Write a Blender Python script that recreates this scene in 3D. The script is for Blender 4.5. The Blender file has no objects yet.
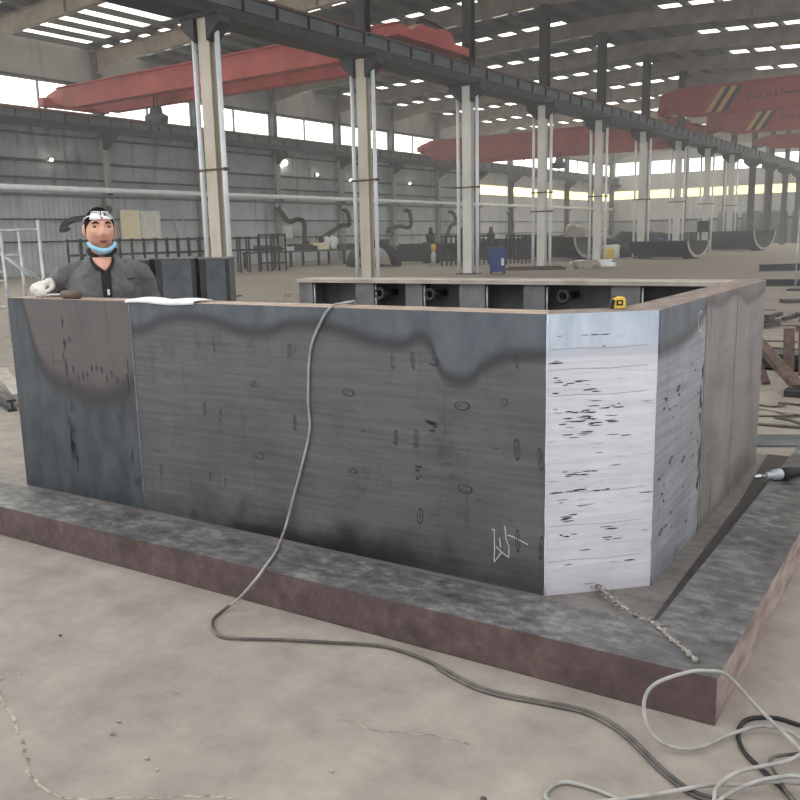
import bpy, bmesh, math, random
from mathutils import Vector, Matrix, noise
random.seed(7)
S = bpy.context.scene
COL = S.collection
PI = math.pi

# ------------------------------------------------------------------ colour / materials
def lin(c):
    return tuple(((v / 255) / 12.92 if v / 255 <= .04045 else ((v / 255 + .055) / 1.055) ** 2.4) for v in c) + (1.0,)

class NT:
    """small node helper"""
    def __init__(s, name):
        s.m = bpy.data.materials.new(name); s.m.use_nodes = True
        s.t = s.m.node_tree; s.b = s.t.nodes['Principled BSDF']
    def n(s, typ, **kw):
        nd = s.t.nodes.new(typ)
        for k, v in kw.items(): setattr(nd, k, v)
        return nd
    def l(s, a, b): s.t.links.new(a, b)
    def math(s, op, a, b=None, clamp=False):
        nd = s.n('ShaderNodeMath', operation=op, use_clamp=clamp)
        for i, v in enumerate((a, b)):
            if v is None: continue
            if isinstance(v, (int, float)): nd.inputs[i].default_value = v
            else: s.l(v, nd.inputs[i])
        return nd.outputs[0]
    def mr(s, v, a, b, c=0, d=1, smooth=True):
        nd = s.n('ShaderNodeMapRange', interpolation_type='SMOOTHSTEP' if smooth else 'LINEAR')
        s.l(v, nd.inputs['Value'])
        for k, x in zip(('From Min', 'From Max', 'To Min', 'To Max'), (a, b, c, d)): nd.inputs[k].default_value = x
        return nd.outputs['Result']
    def mix(s, f, a, b):
        nd = s.n('ShaderNodeMix', data_type='RGBA')
        for i, v in ((0, f), (6, a), (7, b)):
            if isinstance(v, (int, float)): nd.inputs[i].default_value = v
            elif isinstance(v, tuple): nd.inputs[i].default_value = v
            else: s.l(v, nd.inputs[i])
        return nd.outputs[2]
    def obj(s):
        return s.n('ShaderNodeTexCoord').outputs['Object']
    def noise(s, vec, scale=5, detail=4, rough=.55, stretch=None):
        if stretch:
            mp = s.n('ShaderNodeMapping'); s.l(vec, mp.inputs[0]); mp.inputs['Scale'].default_value = stretch; vec = mp.outputs[0]
        nd = s.n('ShaderNodeTexNoise'); s.l(vec, nd.inputs['Vector'])
        nd.inputs['Scale'].default_value = scale; nd.inputs['Detail'].default_value = detail; nd.inputs['Roughness'].default_value = rough
        return nd.outputs[0]
    def ramp(s, fac, stops):
        nd = s.n('ShaderNodeValToRGB'); s.l(fac, nd.inputs[0])
        el = nd.color_ramp.elements
        while len(el) < len(stops): el.new(.5)
        for e, (p, c) in zip(el, stops): e.position = p; e.color = c
        return nd.outputs[0]
    def bump(s, h, strength=.2, dist=.02):
        nd = s.n('ShaderNodeBump'); s.l(h, nd.inputs['Height'])
        nd.inputs['Strength'].default_value = strength; nd.inputs['Distance'].default_value = dist
        s.l(nd.outputs[0], s.b.inputs['Normal'])
    def done(s, col=None, rough=.6, metal=0.0, spec=None):
        if col is not None:
            if isinstance(col, tuple): s.b.inputs['Base Color'].default_value = col
            else: s.l(col, s.b.inputs['Base Color'])
        if isinstance(rough, (int, float)): s.b.inputs['Roughness'].default_value = rough
        else: s.l(rough, s.b.inputs['Roughness'])
        s.b.inputs['Metallic'].default_value = metal
        if spec is not None: s.b.inputs['Specular IOR Level'].default_value = spec
        return s.m

def mottled(name, c1, c2, scale=4, rough=.6, metal=0.0, stretch=None, bump=0, lo=.35, hi=.65, detail=5, spec=None):
    t = NT(name); v = t.obj(); f = t.noise(v, scale, detail, .6, stretch)
    col = t.ramp(f, [(lo, lin(c1)), (hi, lin(c2))])
    if bump: t.bump(f, bump, .01)
    return t.done(col, rough, metal, spec)

def glassy(name, tint, translucent=.45):
    t = NT(name); t.t.nodes.remove(t.b)
    v = t.obj(); f = t.noise(v, .7, 3)
    col = t.ramp(f, [(.3, lin(tuple(int(c * .93) for c in tint))), (.7, lin(tint))])
    a = t.n('ShaderNodeBsdfTransparent'); b = t.n('ShaderNodeBsdfTranslucent'); mx = t.n('ShaderNodeMixShader')
    t.l(col, a.inputs[0]); t.l(col, b.inputs[0]); mx.inputs[0].default_value = translucent
    t.l(a.outputs[0], mx.inputs[1]); t.l(b.outputs[0], mx.inputs[2])
    t.l(mx.outputs[0], t.t.nodes['Material Output'].inputs['Surface'])
    return t.m

def emit(name, c, strength):
    t = NT(name); t.b.inputs['Base Color'].default_value = lin(c)
    t.b.inputs['Emission Color'].default_value = lin(c); t.b.inputs['Emission Strength'].default_value = strength
    return t.m

# ------------------------------------------------------------------ mesh builder
def catmull(P, k=8, closed=False):
    P = [Vector(p) for p in P]; n = len(P); out = []
    rng = range(n if closed else n - 1)
    for i in rng:
        if closed: a, b, c, d = P[(i - 1) % n], P[i], P[(i + 1) % n], P[(i + 2) % n]
        else: a, b, c, d = P[max(i - 1, 0)], P[i], P[i + 1], P[min(i + 2, n - 1)]
        for j in range(k):
            t = j / k
            out.append(.5 * ((2 * b) + (c - a) * t + (2 * a - 5 * b + 4 * c - d) * t * t + (3 * b - a - 3 * c + d) * t ** 3))
    if not closed: out.append(P[-1])
    return out

class MB:
    def __init__(s): s.v = []; s.f = []; s.mi = []; s.sm = []
    def add(s, vs, fs, m=0, smooth=False):
        o = len(s.v); s.v += [Vector(v) for v in vs]
        for f in fs: s.f.append([i + o for i in f]); s.mi.append(m); s.sm.append(smooth)
        return s
    def box(s, x0, x1, y0, y1, z0, z1, m=0):
        vs = [(x, y, z) for z in (z0, z1) for y in (y0, y1) for x in (x0, x1)]
        return s.add(vs, [(0, 2, 3, 1), (4, 5, 7, 6), (0, 1, 5, 4), (2, 6, 7, 3), (0, 4, 6, 2), (1, 3, 7, 5)], m)
    def bar(s, p, q, w, h, m=0, up=(0, 0, 1)):
        p, q = Vector(p), Vector(q); d = (q - p).normalized(); u = Vector(up)
        if abs(d.dot(u)) > .95: u = Vector((0, 1, 0)) if abs(d.y) < .9 else Vector((1, 0, 0))
        r = d.cross(u).normalized(); u = r.cross(d)
        vs = [c + r * (sx * w / 2) + u * (sz * h / 2) for c in (p, q) for sz in (-1, 1) for sx in (-1, 1)]
        return s.add(vs, [(0, 2, 3, 1), (4, 5, 7, 6), (0, 1, 5, 4), (2, 6, 7, 3), (0, 4, 6, 2), (1, 3, 7, 5)], m)
    def ring(s, P, r, n=10, m=0, closed=False, smooth=True, flat=None, cap=True):
        """tube; r number or list; flat = (ax, ratio) squashes the section"""
        P = [Vector(p) for p in P]; k = len(P); rr = r if isinstance(r, (list, tuple)) else [r] * k
        T = []
        for i in range(k):
            a = P[(i - 1) % k] if closed or i else P[i]; b = P[(i + 1) % k] if closed or i < k - 1 else P[i]
            T.append((b - a).normalized() if (b - a).length > 1e-9 else Vector((0, 0, 1)))
        nrm = T[0].orthogonal().normalized(); vs = []; fs = []
        for i in range(k):
            nrm = (nrm - T[i] * nrm.dot(T[i])); nrm = nrm.normalized() if nrm.length > 1e-6 else T[i].orthogonal().normalized()
            bn = T[i].cross(nrm)
            for j in range(n):
                a = 2 * PI * j / n; vs.append(P[i] + (nrm * math.cos(a) + bn * math.sin(a)) * rr[i])
        for i in range(k if closed else k - 1):
            for j in range(n):
                a, b = i * n + j, i * n + (j + 1) % n; c = ((i + 1) % k) * n
                fs.append((a, b, c + (j + 1) % n, c + j))
        if not closed and cap: fs += [tuple(range(n - 1, -1, -1)), tuple(range((k - 1) * n, k * n))]
        return s.add(vs, fs, m, smooth)
    def cyl(s, p, q, r, r2=None, n=20, m=0):
        return s.ring([p, q], [r, r if r2 is None else r2], n, m)
    def loft(s, rings, n=28, m=0):
        """rings: (cx, cy, z, rx, ry)"""
        vs = []; fs = []
        for cx, cy, z, rx, ry in rings:
            for j in range(n):
                a = 2 * PI * j / n; vs.append((cx + rx * math.cos(a), cy + ry * math.sin(a), z))
        k = len(rings)
        for i in range(k - 1):
            for j in range(n):
                a, b = i * n + j, i * n + (j + 1) % n
                fs.append((a, b, b + n, a + n))
        fs += [tuple(range(n - 1, -1, -1)), tuple(range((k - 1) * n, k * n))]
        return s.add(vs, fs, m, True)
    def ball(s, c, rx, ry, rz, nu=20, nv=12, m=0, fn=None):
        vs = []; fs = []; c = Vector(c)
        for i in range(nv + 1):
            th = PI * i / nv
            for j in range(nu):
                a = 2 * PI * j / nu; d = Vector((math.sin(th) * math.cos(a), math.sin(th) * math.sin(a), math.cos(th)))
                p = Vector((d.x * rx, d.y * ry, d.z * rz))
                if fn: p = fn(d, p)
                vs.append(c + p)
        for i in range(nv):
            for j in range(nu):
                a, b = i * nu + j, i * nu + (j + 1) % nu
                fs.append((a, a + nu, b + nu, b))
        return s.add(vs, fs, m, True)
    def prism(s, poly, ext, m=0):
        ext = Vector(ext); n = len(poly); P = [Vector(p) for p in poly]
        return s.add(P + [p + ext for p in P], [tuple(range(n - 1, -1, -1)), tuple(range(n, 2 * n))] + [(i, (i + 1) % n, n + (i + 1) % n, n + i) for i in range(n)], m)
    def mesh(s, name, mats, off=Vector((0, 0, 0)), fix=True, weld=False):
        me = bpy.data.meshes.new(name)
        me.from_pydata([v - off for v in s.v], [], s.f)
        for mt in (mats if isinstance(mats, (list, tuple)) else [mats]): me.materials.append(mt)
        for p, i, sm in zip(me.polygons, s.mi, s.sm): p.material_index = i; p.use_smooth = sm
        if fix:
            bm = bmesh.new(); bm.from_mesh(me)
            if weld: bmesh.ops.remove_doubles(bm, verts=bm.verts, dist=1e-4)
            bmesh.ops.recalc_face_normals(bm, faces=bm.faces); bm.to_mesh(me); bm.free()
        return me
    def build(s, name, mats, parent=None, bevel=0, local=False, weld=False, seg=2):
        off = Vector((0, 0, 0))
        if parent is not None and not local:
            p = parent
            while p is not None: off += p.location; p = p.parent
        o = bpy.data.objects.new(name, s.mesh(name, mats, off, weld=weld)); COL.objects.link(o)
        if parent is not None: o.parent = parent
        if bevel:
            b = o.modifiers.new('Bevel', 'BEVEL'); b.width = bevel; b.segments = seg; b.limit_method = 'ANGLE'; b.angle_limit = math.radians(40)
        return o

def tag(o, label=None, cat=None, group=None, kind=None):
    if label: o['label'] = label
    if cat: o['category'] = cat
    if group: o['group'] = group
    if kind: o['kind'] = kind
    return o
def thing(name, label, cat, loc=(0, 0, 0), group=None, rz=0):
    o = bpy.data.objects.new(name, None); COL.objects.link(o); o.location = loc; o.rotation_euler = (0, 0, rz)
    o.empty_display_size = .1
    return tag(o, label, cat, group)
def solo(mb, name, mats, label, cat, group=None, loc=None, bevel=0, rz=0, kind=None):
    """a thing that is one mesh; geometry given around loc when loc is set"""
    o = mb.build(name, mats, None, bevel)
    if loc is not None: o.location = loc
    o.rotation_euler.z = rz
    return tag(o, label, cat, group, kind)
def struct(mb, name, mats, parent=None, bevel=0):
    o = mb.build(name, mats, parent, bevel)
    if parent is None: o['kind'] = 'structure'
    return o
def copy_tree(o, parent=None):
    c = o.copy(); COL.objects.link(c)
    if parent is not None: c.parent = parent
    for ch in list(o.children): copy_tree(ch, c)
    return c
ORD = ['first', 'second', 'third', 'fourth', 'fifth', 'sixth', 'seventh', 'eighth', 'ninth', 'tenth', 'eleventh', 'twelfth', 'thirteenth', 'fourteenth', 'fifteenth']

# ------------------------------------------------------------------ camera
CH = 1.338
pitch, roll, yaw = .188, -.022, .607
fw = Vector((-math.sin(yaw) * math.cos(pitch), math.cos(yaw) * math.cos(pitch), -math.sin(pitch)))
r0 = Vector((math.cos(yaw), math.sin(yaw), 0)); u0 = r0.cross(fw)
rt = r0 * math.cos(roll) + u0 * math.sin(roll); up = -r0 * math.sin(roll) + u0 * math.cos(roll)
cam = bpy.data.objects.new('camera', bpy.data.cameras.new('camera')); COL.objects.link(cam)
cam.data.sensor_width = 36; cam.data.lens = 855.2 / 800 * 36; cam.data.clip_end = 500; cam.data.clip_start = .05
M4 = Matrix((rt, up, -fw)).transposed().to_4x4(); M4.translation = (0, 0, CH)
cam.matrix_world = M4
S.camera = cam

# ------------------------------------------------------------------ world and view
W = bpy.data.worlds.new('overcast'); S.world = W; W.use_nodes = True
bg = W.node_tree.nodes['Background']; bg.inputs[1].default_value = 1.0
wt = W.node_tree; wc = wt.nodes.new('ShaderNodeTexCoord'); wd = wt.nodes.new('ShaderNodeVectorMath'); wd.operation = 'DOT_PRODUCT'
wt.links.new(wc.outputs['Generated'], wd.inputs[0]); wd.inputs[1].default_value = Vector((-.8, .55, .25)).normalized()
wr_ = wt.nodes.new('ShaderNodeValToRGB'); wt.links.new(wd.outputs['Value'], wr_.inputs[0])      # overcast sky, brighter where the sun stands behind the cloud
wr_.color_ramp.elements[0].position = .45; wr_.color_ramp.elements[0].color = (.97, .985, 1.01, 1)
wr_.color_ramp.elements[1].position = .95; wr_.color_ramp.elements[1].color = (4.4, 4.5, 4.5, 1)
wt.links.new(wr_.outputs[0], bg.inputs[0])
S.cycles.max_bounces = 16; S.cycles.diffuse_bounces = 9; S.cycles.volume_bounces = 3; S.cycles.transparent_max_bounces = 16
S.view_settings.view_transform = 'Standard'; S.view_settings.look = 'None'; S.view_settings.gamma = 1
S.view_settings.exposure = EXPOSURE = 0.68

# ------------------------------------------------------------------ shared materials
M = {}
def floor_mat():
    t = NT('concrete'); v = t.obj()
    a = t.noise(v, .55, 6, .6); b = t.noise(v, 5, 6, .65); c = t.noise(v, 38, 4, .6)
    col = t.ramp(b, [(.3, lin(FL1)), (.7, lin(FL2))])
    col = t.mix(t.mr(a, .52, .72, 0, .45), col, lin((102, 93, 88)))
    col = t.mix(t.mr(c, .6, .75, 0, .25), col, lin((120, 112, 106)))
    d = t.noise(v, 2.2, 5, .7)
    col = t.mix(t.mr(d, .66, .72, 0, .45), col, lin((88, 81, 78)))
    t.bump(c, .12, .004)
    return t.done(col, .75, 0, .3)
FL1, FL2 = (128, 120, 112), (156, 147, 137)
M['floor'] = floor_mat()
M['crack'] = mottled('crack', (96, 88, 80), (176, 166, 152), 30, .9)
M['wall_old'] = None
def wall_mat(name, c1, c2, stain, wave=9.0, axis='Y'):
    t = NT(name); v = t.obj()
    w = t.n('ShaderNodeTexWave', wave_type='BANDS', bands_direction=axis); t.l(v, w.inputs[0]); w.inputs['Scale'].default_value = wave; w.inputs['Distortion'].default_value = 0
    a = t.noise(v, .5, 5, .6); s = t.noise(v, 1.0, 5, .7, (1.6, 1.6, .25))
    col = t.ramp(a, [(.32, lin(c1)), (.68, lin(c2))])
    col = t.mix(t.mr(s, .5, .72, 0, .75), col, lin(stain))
    t.bump(w.outputs[0], .5, .05)
    return t.done(col, .7)
M['wall_old'] = wall_mat('stained_sheet', (134, 138, 142), (180, 183, 186), (72, 73, 75))
M['wall_low'] = wall_mat('grey_lining', (170, 177, 182), (198, 203, 206), (116, 118, 120), 1.2)
M['wall_pale'] = wall_mat('pale_sheet', (206, 210, 212), (222, 224, 224), (176, 178, 180), 5)
M['wall_band'] = wall_mat('grey_band', (150, 148, 145), (170, 168, 164), (120, 118, 116), 7)
M['wall_paleX'] = wall_mat('pale_sheet_end', (200, 204, 208), (218, 221, 222), (170, 172, 176), 5, 'X')
M['wall_lowX'] = wall_mat('grey_end_lining', (150, 152, 154), (172, 174, 176), (116, 116, 118), 3, 'X')
M['roof'] = mottled('roof_sheet', (80, 81, 82), (100, 100, 100), .8, .6)
M['rafter'] = mottled('dusty_beam', (118, 107, 96), (148, 137, 124), 1.2, .7)
M['purlin'] = mottled('purlin_steel', (48, 48, 50), (64, 63, 62), 1.5, .6)
M['pane'] = glassy('milky_pane', (254, 253, 248), .15); M['pane_y'] = glassy('yellowed_pane', (253, 240, 196), .3)
M['sky_pane'] = glassy('dusty_skylight', (246, 243, 234), .2)
M['dark'] = mottled('dark_steel', (42, 43, 46), (62, 62, 64), 2.5, .55, .3)
M['beam'] = mottled('beam_paint', (42, 45, 48), (58, 61, 64), 2, .55)
M['panel'] = mottled('beam_panel', (70, 75, 80), (88, 93, 97), 2, .55)
M['rail'] = mottled('rust_rail', (88, 58, 48), (120, 84, 70), 4, .7)
M['col'] = mottled('cream_column', (188, 178, 160), (214, 207, 194), 1.6, .7, stretch=(1, 1, .3))
M['colw'] = mottled('white_column', (212, 211, 205), (236, 235, 229), 1.6, .7, stretch=(1, 1, .3))
M['tube'] = mottled('white_pipe', (222, 230, 236), (240, 244, 247), 2, .4)
M['strap'] = mottled('rust_strap', (70, 54, 46), (96, 74, 62), 9, .7)
M['red'] = mottled('crane_red', (150, 66, 62), (176, 84, 78), 1.0, .55)
M['red2'] = mottled('crane_red_deep', (128, 46, 44), (150, 60, 56), 1.0, .55)
M['yellow'] = mottled('signal_yellow', (214, 178, 60), (228, 192, 74), 6, .5)
M['maroon'] = mottled('dark_lettering', (62, 26, 28), (78, 34, 36), 6, .6)
M['tan'] = mottled('faded_yellow', (170, 132, 74), (190, 150, 88), 6, .6)
M['black'] = mottled('black_paint', (22, 22, 24), (34, 34, 36), 6, .5)
M['trough'] = mottled('dark_trough_steel', (22, 23, 25), (40, 40, 42), 2, .55)
M['rubber'] = mottled('black_rubber', (20, 20, 21), (34, 33, 33), 20, .7)
M['galv'] = mottled('galvanised', (164, 168, 170), (196, 199, 200), 10, .4, .3)
M['chrome'] = mottled('bright_metal', (170, 170, 170), (205, 205, 206), 12, .25, .9)
M['rust'] = mottled('rusty_bar', (66, 52, 46), (98, 79, 71), 14, .75)
M['offcut'] = mottled('steel_offcut', (54, 52, 52), (92, 86, 82), 12, .6, .3)
M['paleoff'] = mottled('pale_offcut', (138, 130, 122), (172, 164, 154), 12, .5, .2)
M['blue'] = mottled('blue_plastic', (36, 58, 112), (50, 74, 134), 5, .45)
M['white'] = mottled('white_plastic', (212, 212, 206), (236, 236, 230), 4, .5)
M['paper'] = mottled('paper', (216, 216, 222), (238, 238, 242), 8, .8)
M['beige'] = mottled('beige_board', (246, 230, 190), (252, 242, 212), 4, .7)
M['machine'] = mottled('machine_grey', (66, 70, 74), (96, 99, 102), 3, .6)
M['lamp'] = emit('lamp_lens', (255, 250, 236), 14)
exec_parts = []

# ------------------------------------------------------------------ setting constants
XW, YB = -35.7, 93.5
CX = -15.5
def YL(n): return 8.796 + 6 * n

# floor
fl = struct(MB().box(-40, 14, -8, 98, -.2, 0), 'floor', M['floor'])
def crack(P, w):
    mb = MB(); Q = catmull(P, 5)
    Q = [q + Vector((random.uniform(-1, 1), random.uniform(-1, 1), 0)) * .006 for q in Q]
    vs = []; fs = []
    for i, q in enumerate(Q):
        d = (Q[min(i + 1, len(Q) - 1)] - Q[max(i - 1, 0)]).normalized(); s_ = Vector((-d.y, d.x, 0)) * w * random.uniform(.4, 1)
        vs += [q + s_, q - s_]
        if i: fs.append((2 * i - 2, 2 * i - 1, 2 * i + 1, 2 * i))
    return mb.add(vs, fs)
crack([(-2.62, 1.38, .001), (-2.49, 1.328, .001), (-2.36, 1.25, .001), (-2.2, 1.2, .001), (-2.02, 1.12, .001), (-1.93, 1.075, .001), (-1.787, 1.065, .001), (-1.64, 1.15, .001), (-1.494, 1.254, .001), (-1.42, 1.29, .001)], .006).build('floor_crack', M['crack'], fl)
crack([(-1.42, 1.72, .001), (-1.3, 1.72, .001), (-1.16, 1.78, .001), (-1.05, 1.8, .001)], .003).build('floor_crack', M['crack'], fl)

# left wall
WY = 14.0
YS = 62.8                                        # where the old lining stops
wl = MB()
wl.box(XW - .1, XW, WY, YS, 3.8, 7.3, 0); wl.box(XW - .1, XW, WY, YS, 0, 3.8, 1)
wl.box(XW - .1, XW, WY, YB, 8.5, 10.3, 3)
wl.box(XW - .1, XW, YS, YB, 0, 4.65, 2); wl.box(XW - .1, XW, YS, YB, 5.46, 7.3, 2)
for n in range(1, 15):
    y = YL(n); wl.box(XW - .1, XW, y - .2, y + .2, 7.3, 8.5, 3)
    if y > YS: wl.box(XW - .1, XW, y - .15, y + .15, 4.65, 5.46, 2)
wall_left = struct(wl, 'wall_left', [M['wall_old'], M['wall_low'], M['wall_pale'], M['wall_band']])
for z, y0, y1, h in ((6.15, WY, YS, .1), (5.0, WY, YS, .12), (4.25, WY, YS, .1), (2.45, WY, YB, .07), (1.45, WY, YB, .07), (8.56, WY, YB, .1)):
    MB().box(XW, XW + .1, y0, y1, z, z + h).build('girt', M['purlin'], wall_left)
win = 0
def window(mb, mat):
    global win
    win += 1
    return struct(mb, f'window_{win}', mat)
for n in range(1, 14):
    y0, y1 = YL(n) + .2, YL(n + 1) - .2
    w = window(MB().box(XW - .07, XW - .05, y0, y1, 7.3, 8.5), M['pane'])
    MB().box(XW - .1, XW, (y0 + y1) / 2 - .05, (y0 + y1) / 2 + .05, 7.3, 8.5).box(XW - .1, XW, y0, y1, 7.3, 7.36).build('window_frame', M['wall_band'], w)
    if YL(n) > YS - .5:
        w = window(MB().box(XW - .07, XW - .05, max(y0 - .05, YS), y1 + .05, 4.65, 5.46), M['pane_y'])
        MB().box(XW - .1, XW, y0, y1, 4.65, 4.7).build('window_frame', M['wall_band'], w)

# back wall
wb = MB()
wb.box(XW, 1.9, YB, YB + .1, 0, 2.5, 1); wb.box(XW, 1.9, YB, YB + .1, 2.5, 4.9, 0); wb.box(XW, 1.9, YB, YB + .1, 5.75, 7.45, 0); wb.box(XW, 1.9, YB, YB + .1, 8.75, 11, 0)
xs = [XW + 4.0 * i for i in range(10)]
for x in xs:
    wb.box(x - .2, x + .2, YB, YB + .1, 4.9, 5.75, 0); wb.box(x - .3, x + .3, YB, YB + .1, 7.45, 8.75, 0)
wall_back = struct(wb, 'wall_back', [M['wall_paleX'], M['wall_lowX']])
for x in xs[1:]: MB().box(x - .12, x + .12, YB - .25, YB, 0, 10.4).build('pilaster', M['machine'], wall_back)
MB().box(XW, 1.9, YB - .08, YB, 2.4, 2.6).build('girt', M['purlin'], wall_back)
for i in range(9):
    window(MB().box(xs[i] + .2, xs[i + 1] - .2, YB + .04, YB + .06, 4.9, 5.75), M['pane_y'])
    window(MB().box(xs[i] + .3, xs[i + 1] - .3, YB + .04, YB + .06, 7.45, 8.75), M['pane'])

# roof: sheet with skylight strips, purlins beneath
RP = [(-36.0, 10.32), (-15.5, 11.02), (2.0, 10.35)]
def roof_z(x):
    for (a, za), (b, zb_) in zip(RP, RP[1:]):
        if a <= x <= b: return za + (zb_ - za) * (x - a) / (b - a)
    return RP[-1][1]
ROOF_Y0 = 8.8
def roof_strip(mb, x0, x1, y0, y1, th=.05, dz=0):
    X = [x0] + [x for x, _ in RP if x0 < x < x1] + [x1]
    for a, b in zip(X, X[1:]):
        za, zb_ = roof_z(a) + dz, roof_z(b) + dz
        mb.add([(a, y0, za), (b, y0, zb_), (b, y1, zb_), (a, y1, za), (a, y0, za + th), (b, y0, zb_ + th), (b, y1, zb_ + th), (a, y1, za + th)],
               [(0, 3, 2, 1), (4, 5, 6, 7), (0, 1, 5, 4), (2, 3, 7, 6), (1, 2, 6, 5), (3, 0, 4, 7)])
rf = MB()
skys = []
for n in range(-1, 14):
    y0, y1 = YL(n), min(YL(n + 1), YB + .1)
    if n == 13: y1 = YB + .1
    for (xa, xb, wide) in ((-36, -17.5, 4.9 if n < 3 else 2.8), (-17.5, -13.5, 0), (-13.5, 2, 2.2)):
        if not wide: roof_strip(rf, xa, xb, y0, y1); continue
        c = (y0 + y1) / 2; a, b = c - wide / 2, c + wide / 2
        if n >= 3: a, b = y0 + .15, min(y0 + .086 * y0 + (.55 if xa < -20 or n > 6 else -.1), y1 - .15)  # skylight bands stretched behind the rafters, out of view, as added light
        roof_strip(rf, xa, xb, y0, a); roof_strip(rf, xa, xb, b, y1); skys.append((xa, xb, a, b))
ceiling = struct(rf, 'ceiling', M['roof'])
for xa, xb, a, b in skys:
    mb = MB(); roof_strip(mb, xa, xb, a, b, .02, .015); window(mb, M['sky_pane'])
x = -35.2
while x < 1.9:
    z = roof_z(x)
    MB().box(x - .06, x + .06, YL(-1), YB, z - .22, z).build('purlin', M['purlin'], ceiling)
    x += 1.3

# rafters
def rafter(n):
    y = YL(n); t = .26
    lab = {1: 'cream steel roof rafter nearest the camera, running over the closest column line'}.get(n, f'{ORD[n - 1]} cream roof rafter from the near end of the hall')
    r = thing('roof_rafter', lab, 'rafter', (CX, y, 10.1), 'roof rafters across the hall')
    top = [(x, roof_z(x) - .22) for x in (-35.6, -15.5, 2)]
    bot = [(-35.6, 9.1), (-33.2, 9.52), (-15.5, 10.16), (-13.8, 10.1), (-7, 9.72), (2, 9.4)]
    web = [(x, y - .02, z) for x, z in bot] + [(x, y - .02, z) for x, z in reversed(top)]
    MB().prism(web, (0, .04, 0)).build('web', M['rafter'], r)
    mb = MB()
    for a, b in zip(bot, bot[1:]): mb.bar((a[0], y, a[1] + .01), (b[0], y, b[1] + .01), t, .025)
    mb.build('bottom_flange', M['rafter'], r)
    mb = MB()
    for a, b in zip(top, top[1:]): mb.bar((a[0], y, a[1] - .01), (b[0], y, b[1] - .01), t, .025)
    mb.build('top_flange', M['rafter'], r)
    for x in (-29, -22, -9, -3):
        mb = MB()
        zb_ = [a[1] + (b[1] - a[1]) * (x - a[0]) / (b[0] - a[0]) for a, b in zip(bot, bot[1:]) if a[0] <= x <= b[0]][0]
        mb.box(x - .03, x + .03, y - .13, y + .13, zb_, roof_z(x) - .23)
        mb.build('splice_plate', M['rafter'], r)
for n in range(1, 15): rafter(n)

# ------------------------------------------------------------------ column row
def column(n):
    y = YL(n); white = n >= 3
    side = ORD[n - 1]
    r = thing('steel_column', f'{side} tall column of the row counted from the camera, with two white pipes' if n < 10 else f'dark slim column, {side} in the row, far along the hall',
              'column', (CX, y, 0), 'columns under the crane beam')
    if n < 10:
        m = M['colw'] if white else M['col']
        mb = MB(); mb.box(CX - .175, CX + .175, y - .10, y - .08, 0, 6.45).box(CX - .175, CX + .175, y + .08, y + .10, 0, 6.45).box(CX - .012, CX + .012, y - .08, y + .08, 0, 6.45)
        mb.build('shaft', m, r)
        for sx in (-1, 1):
            p = MB().cyl((CX + sx * .38, y - .03, .02), (CX + sx * .38, y - .03, 6.22), .06, n=14); p.build('pipe', M['tube'], r)
        for z in (3.0, 2.25)[: 2 if n == 4 else 1]:
            mb = MB(); mb.bar((CX - .46, y - .115, z), (CX + .46, y - .115, z), .03, .05).box(CX - .46, CX - .435, y - .115, y + .05, z - .035, z + .035).box(CX + .435, CX + .46, y - .115, y + .05, z - .035, z + .035)
            mb.build('pipe_strap', M['strap'], r)
        MB().box(CX - .34, CX + .34, y - .34, y + .34, 0, .03).build('base_plate', M['dark'], r)
    else:
        MB().box(CX - .2, CX + .2, y - .2, y - .17, 0, 6.4).box(CX - .2, CX + .2, y + .17, y + .2, 0, 6.4).box(CX - .02, CX + .02, y - .17, y + .17, 0, 6.4).build('shaft', M['dark'], r)
    mb = MB()
    for sx in (-1, 1):
        mb.prism([(CX + sx * .2, y - .2, 6.42), (CX + sx * .62, y - .2, 6.42), (CX + sx * .62, y - .2, 6.2), (CX + sx * .2, y - .2, 5.85)], (0, .4, 0))
    mb.box(CX - .64, CX + .64, y - .25, y + .25, 6.38, 6.45)
    mb.build('bracket', M['dark'], r)
    mb = MB(); xo = CX + .05
    mb.box(xo - .17, xo + .17, y - .16, y - .135, 7.0, 10.16).box(xo - .17, xo + .17, y + .135, y + .16, 7.0, 10.16).box(xo - .015, xo + .015, y - .135, y + .135, 7.0, 10.16)
    mb.build('upper_post', M['dark'], r)
    return r
for n in range(1, 14): column(n)

def runway(x, side, name, label, y0, y1, lo=6.45):
    r = thing(name, label, 'crane beam', (x, y0, lo))
    MB().box(x + side * .1, x + side * .13, y0, y1, 6.74, 7.05).build('web', M['panel'], r)
    MB().box(x - .2, x + .1, y0, y1, lo + .03, 6.74).build('lower_box', M['dark'], r)
    MB().box(x - .2, x + .2, y0, y1, 7.04, 7.07).build('top_flange', M['beam'], r)
    MB().box(x - .22, x + .22, y0, y1, lo, lo + .03).build('bottom_flange', M['beam'], r)
    MB().box(x + side * .02 - .04, x + side * .02 + .04, y0, y1, 7.07, 7.17).box(x - .2, x + .21, y0, y1, 7.07, 7.085).build('rail', M['rail'], r)
    y = y0 + .6; st = None
    while y < y1:
        if st is None: st = MB().box(x + side * .13, x + side * .2, -.015, .015, 6.74, 7.04).build('stiffener', M['dark'], r, local=False); first = True
        else: st = st.copy(); COL.objects.link(st)
        st.location = (0, y, 0); y += 1.2
    MB().box(x - side * .25, x - side * .9, y0, y1, 6.5, 6.55).build('walkway', M['beam'], r)
    return r
runway(CX, 1, 'crane_runway_beam', 'long dark crane beam with rusty rail carried by the white piped columns', 9.3, 93)
rw = runway(XW + .75, 1, 'crane_runway_beam', 'grey crane beam running along the stained left wall under its windows', 14.2, 93)

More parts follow.
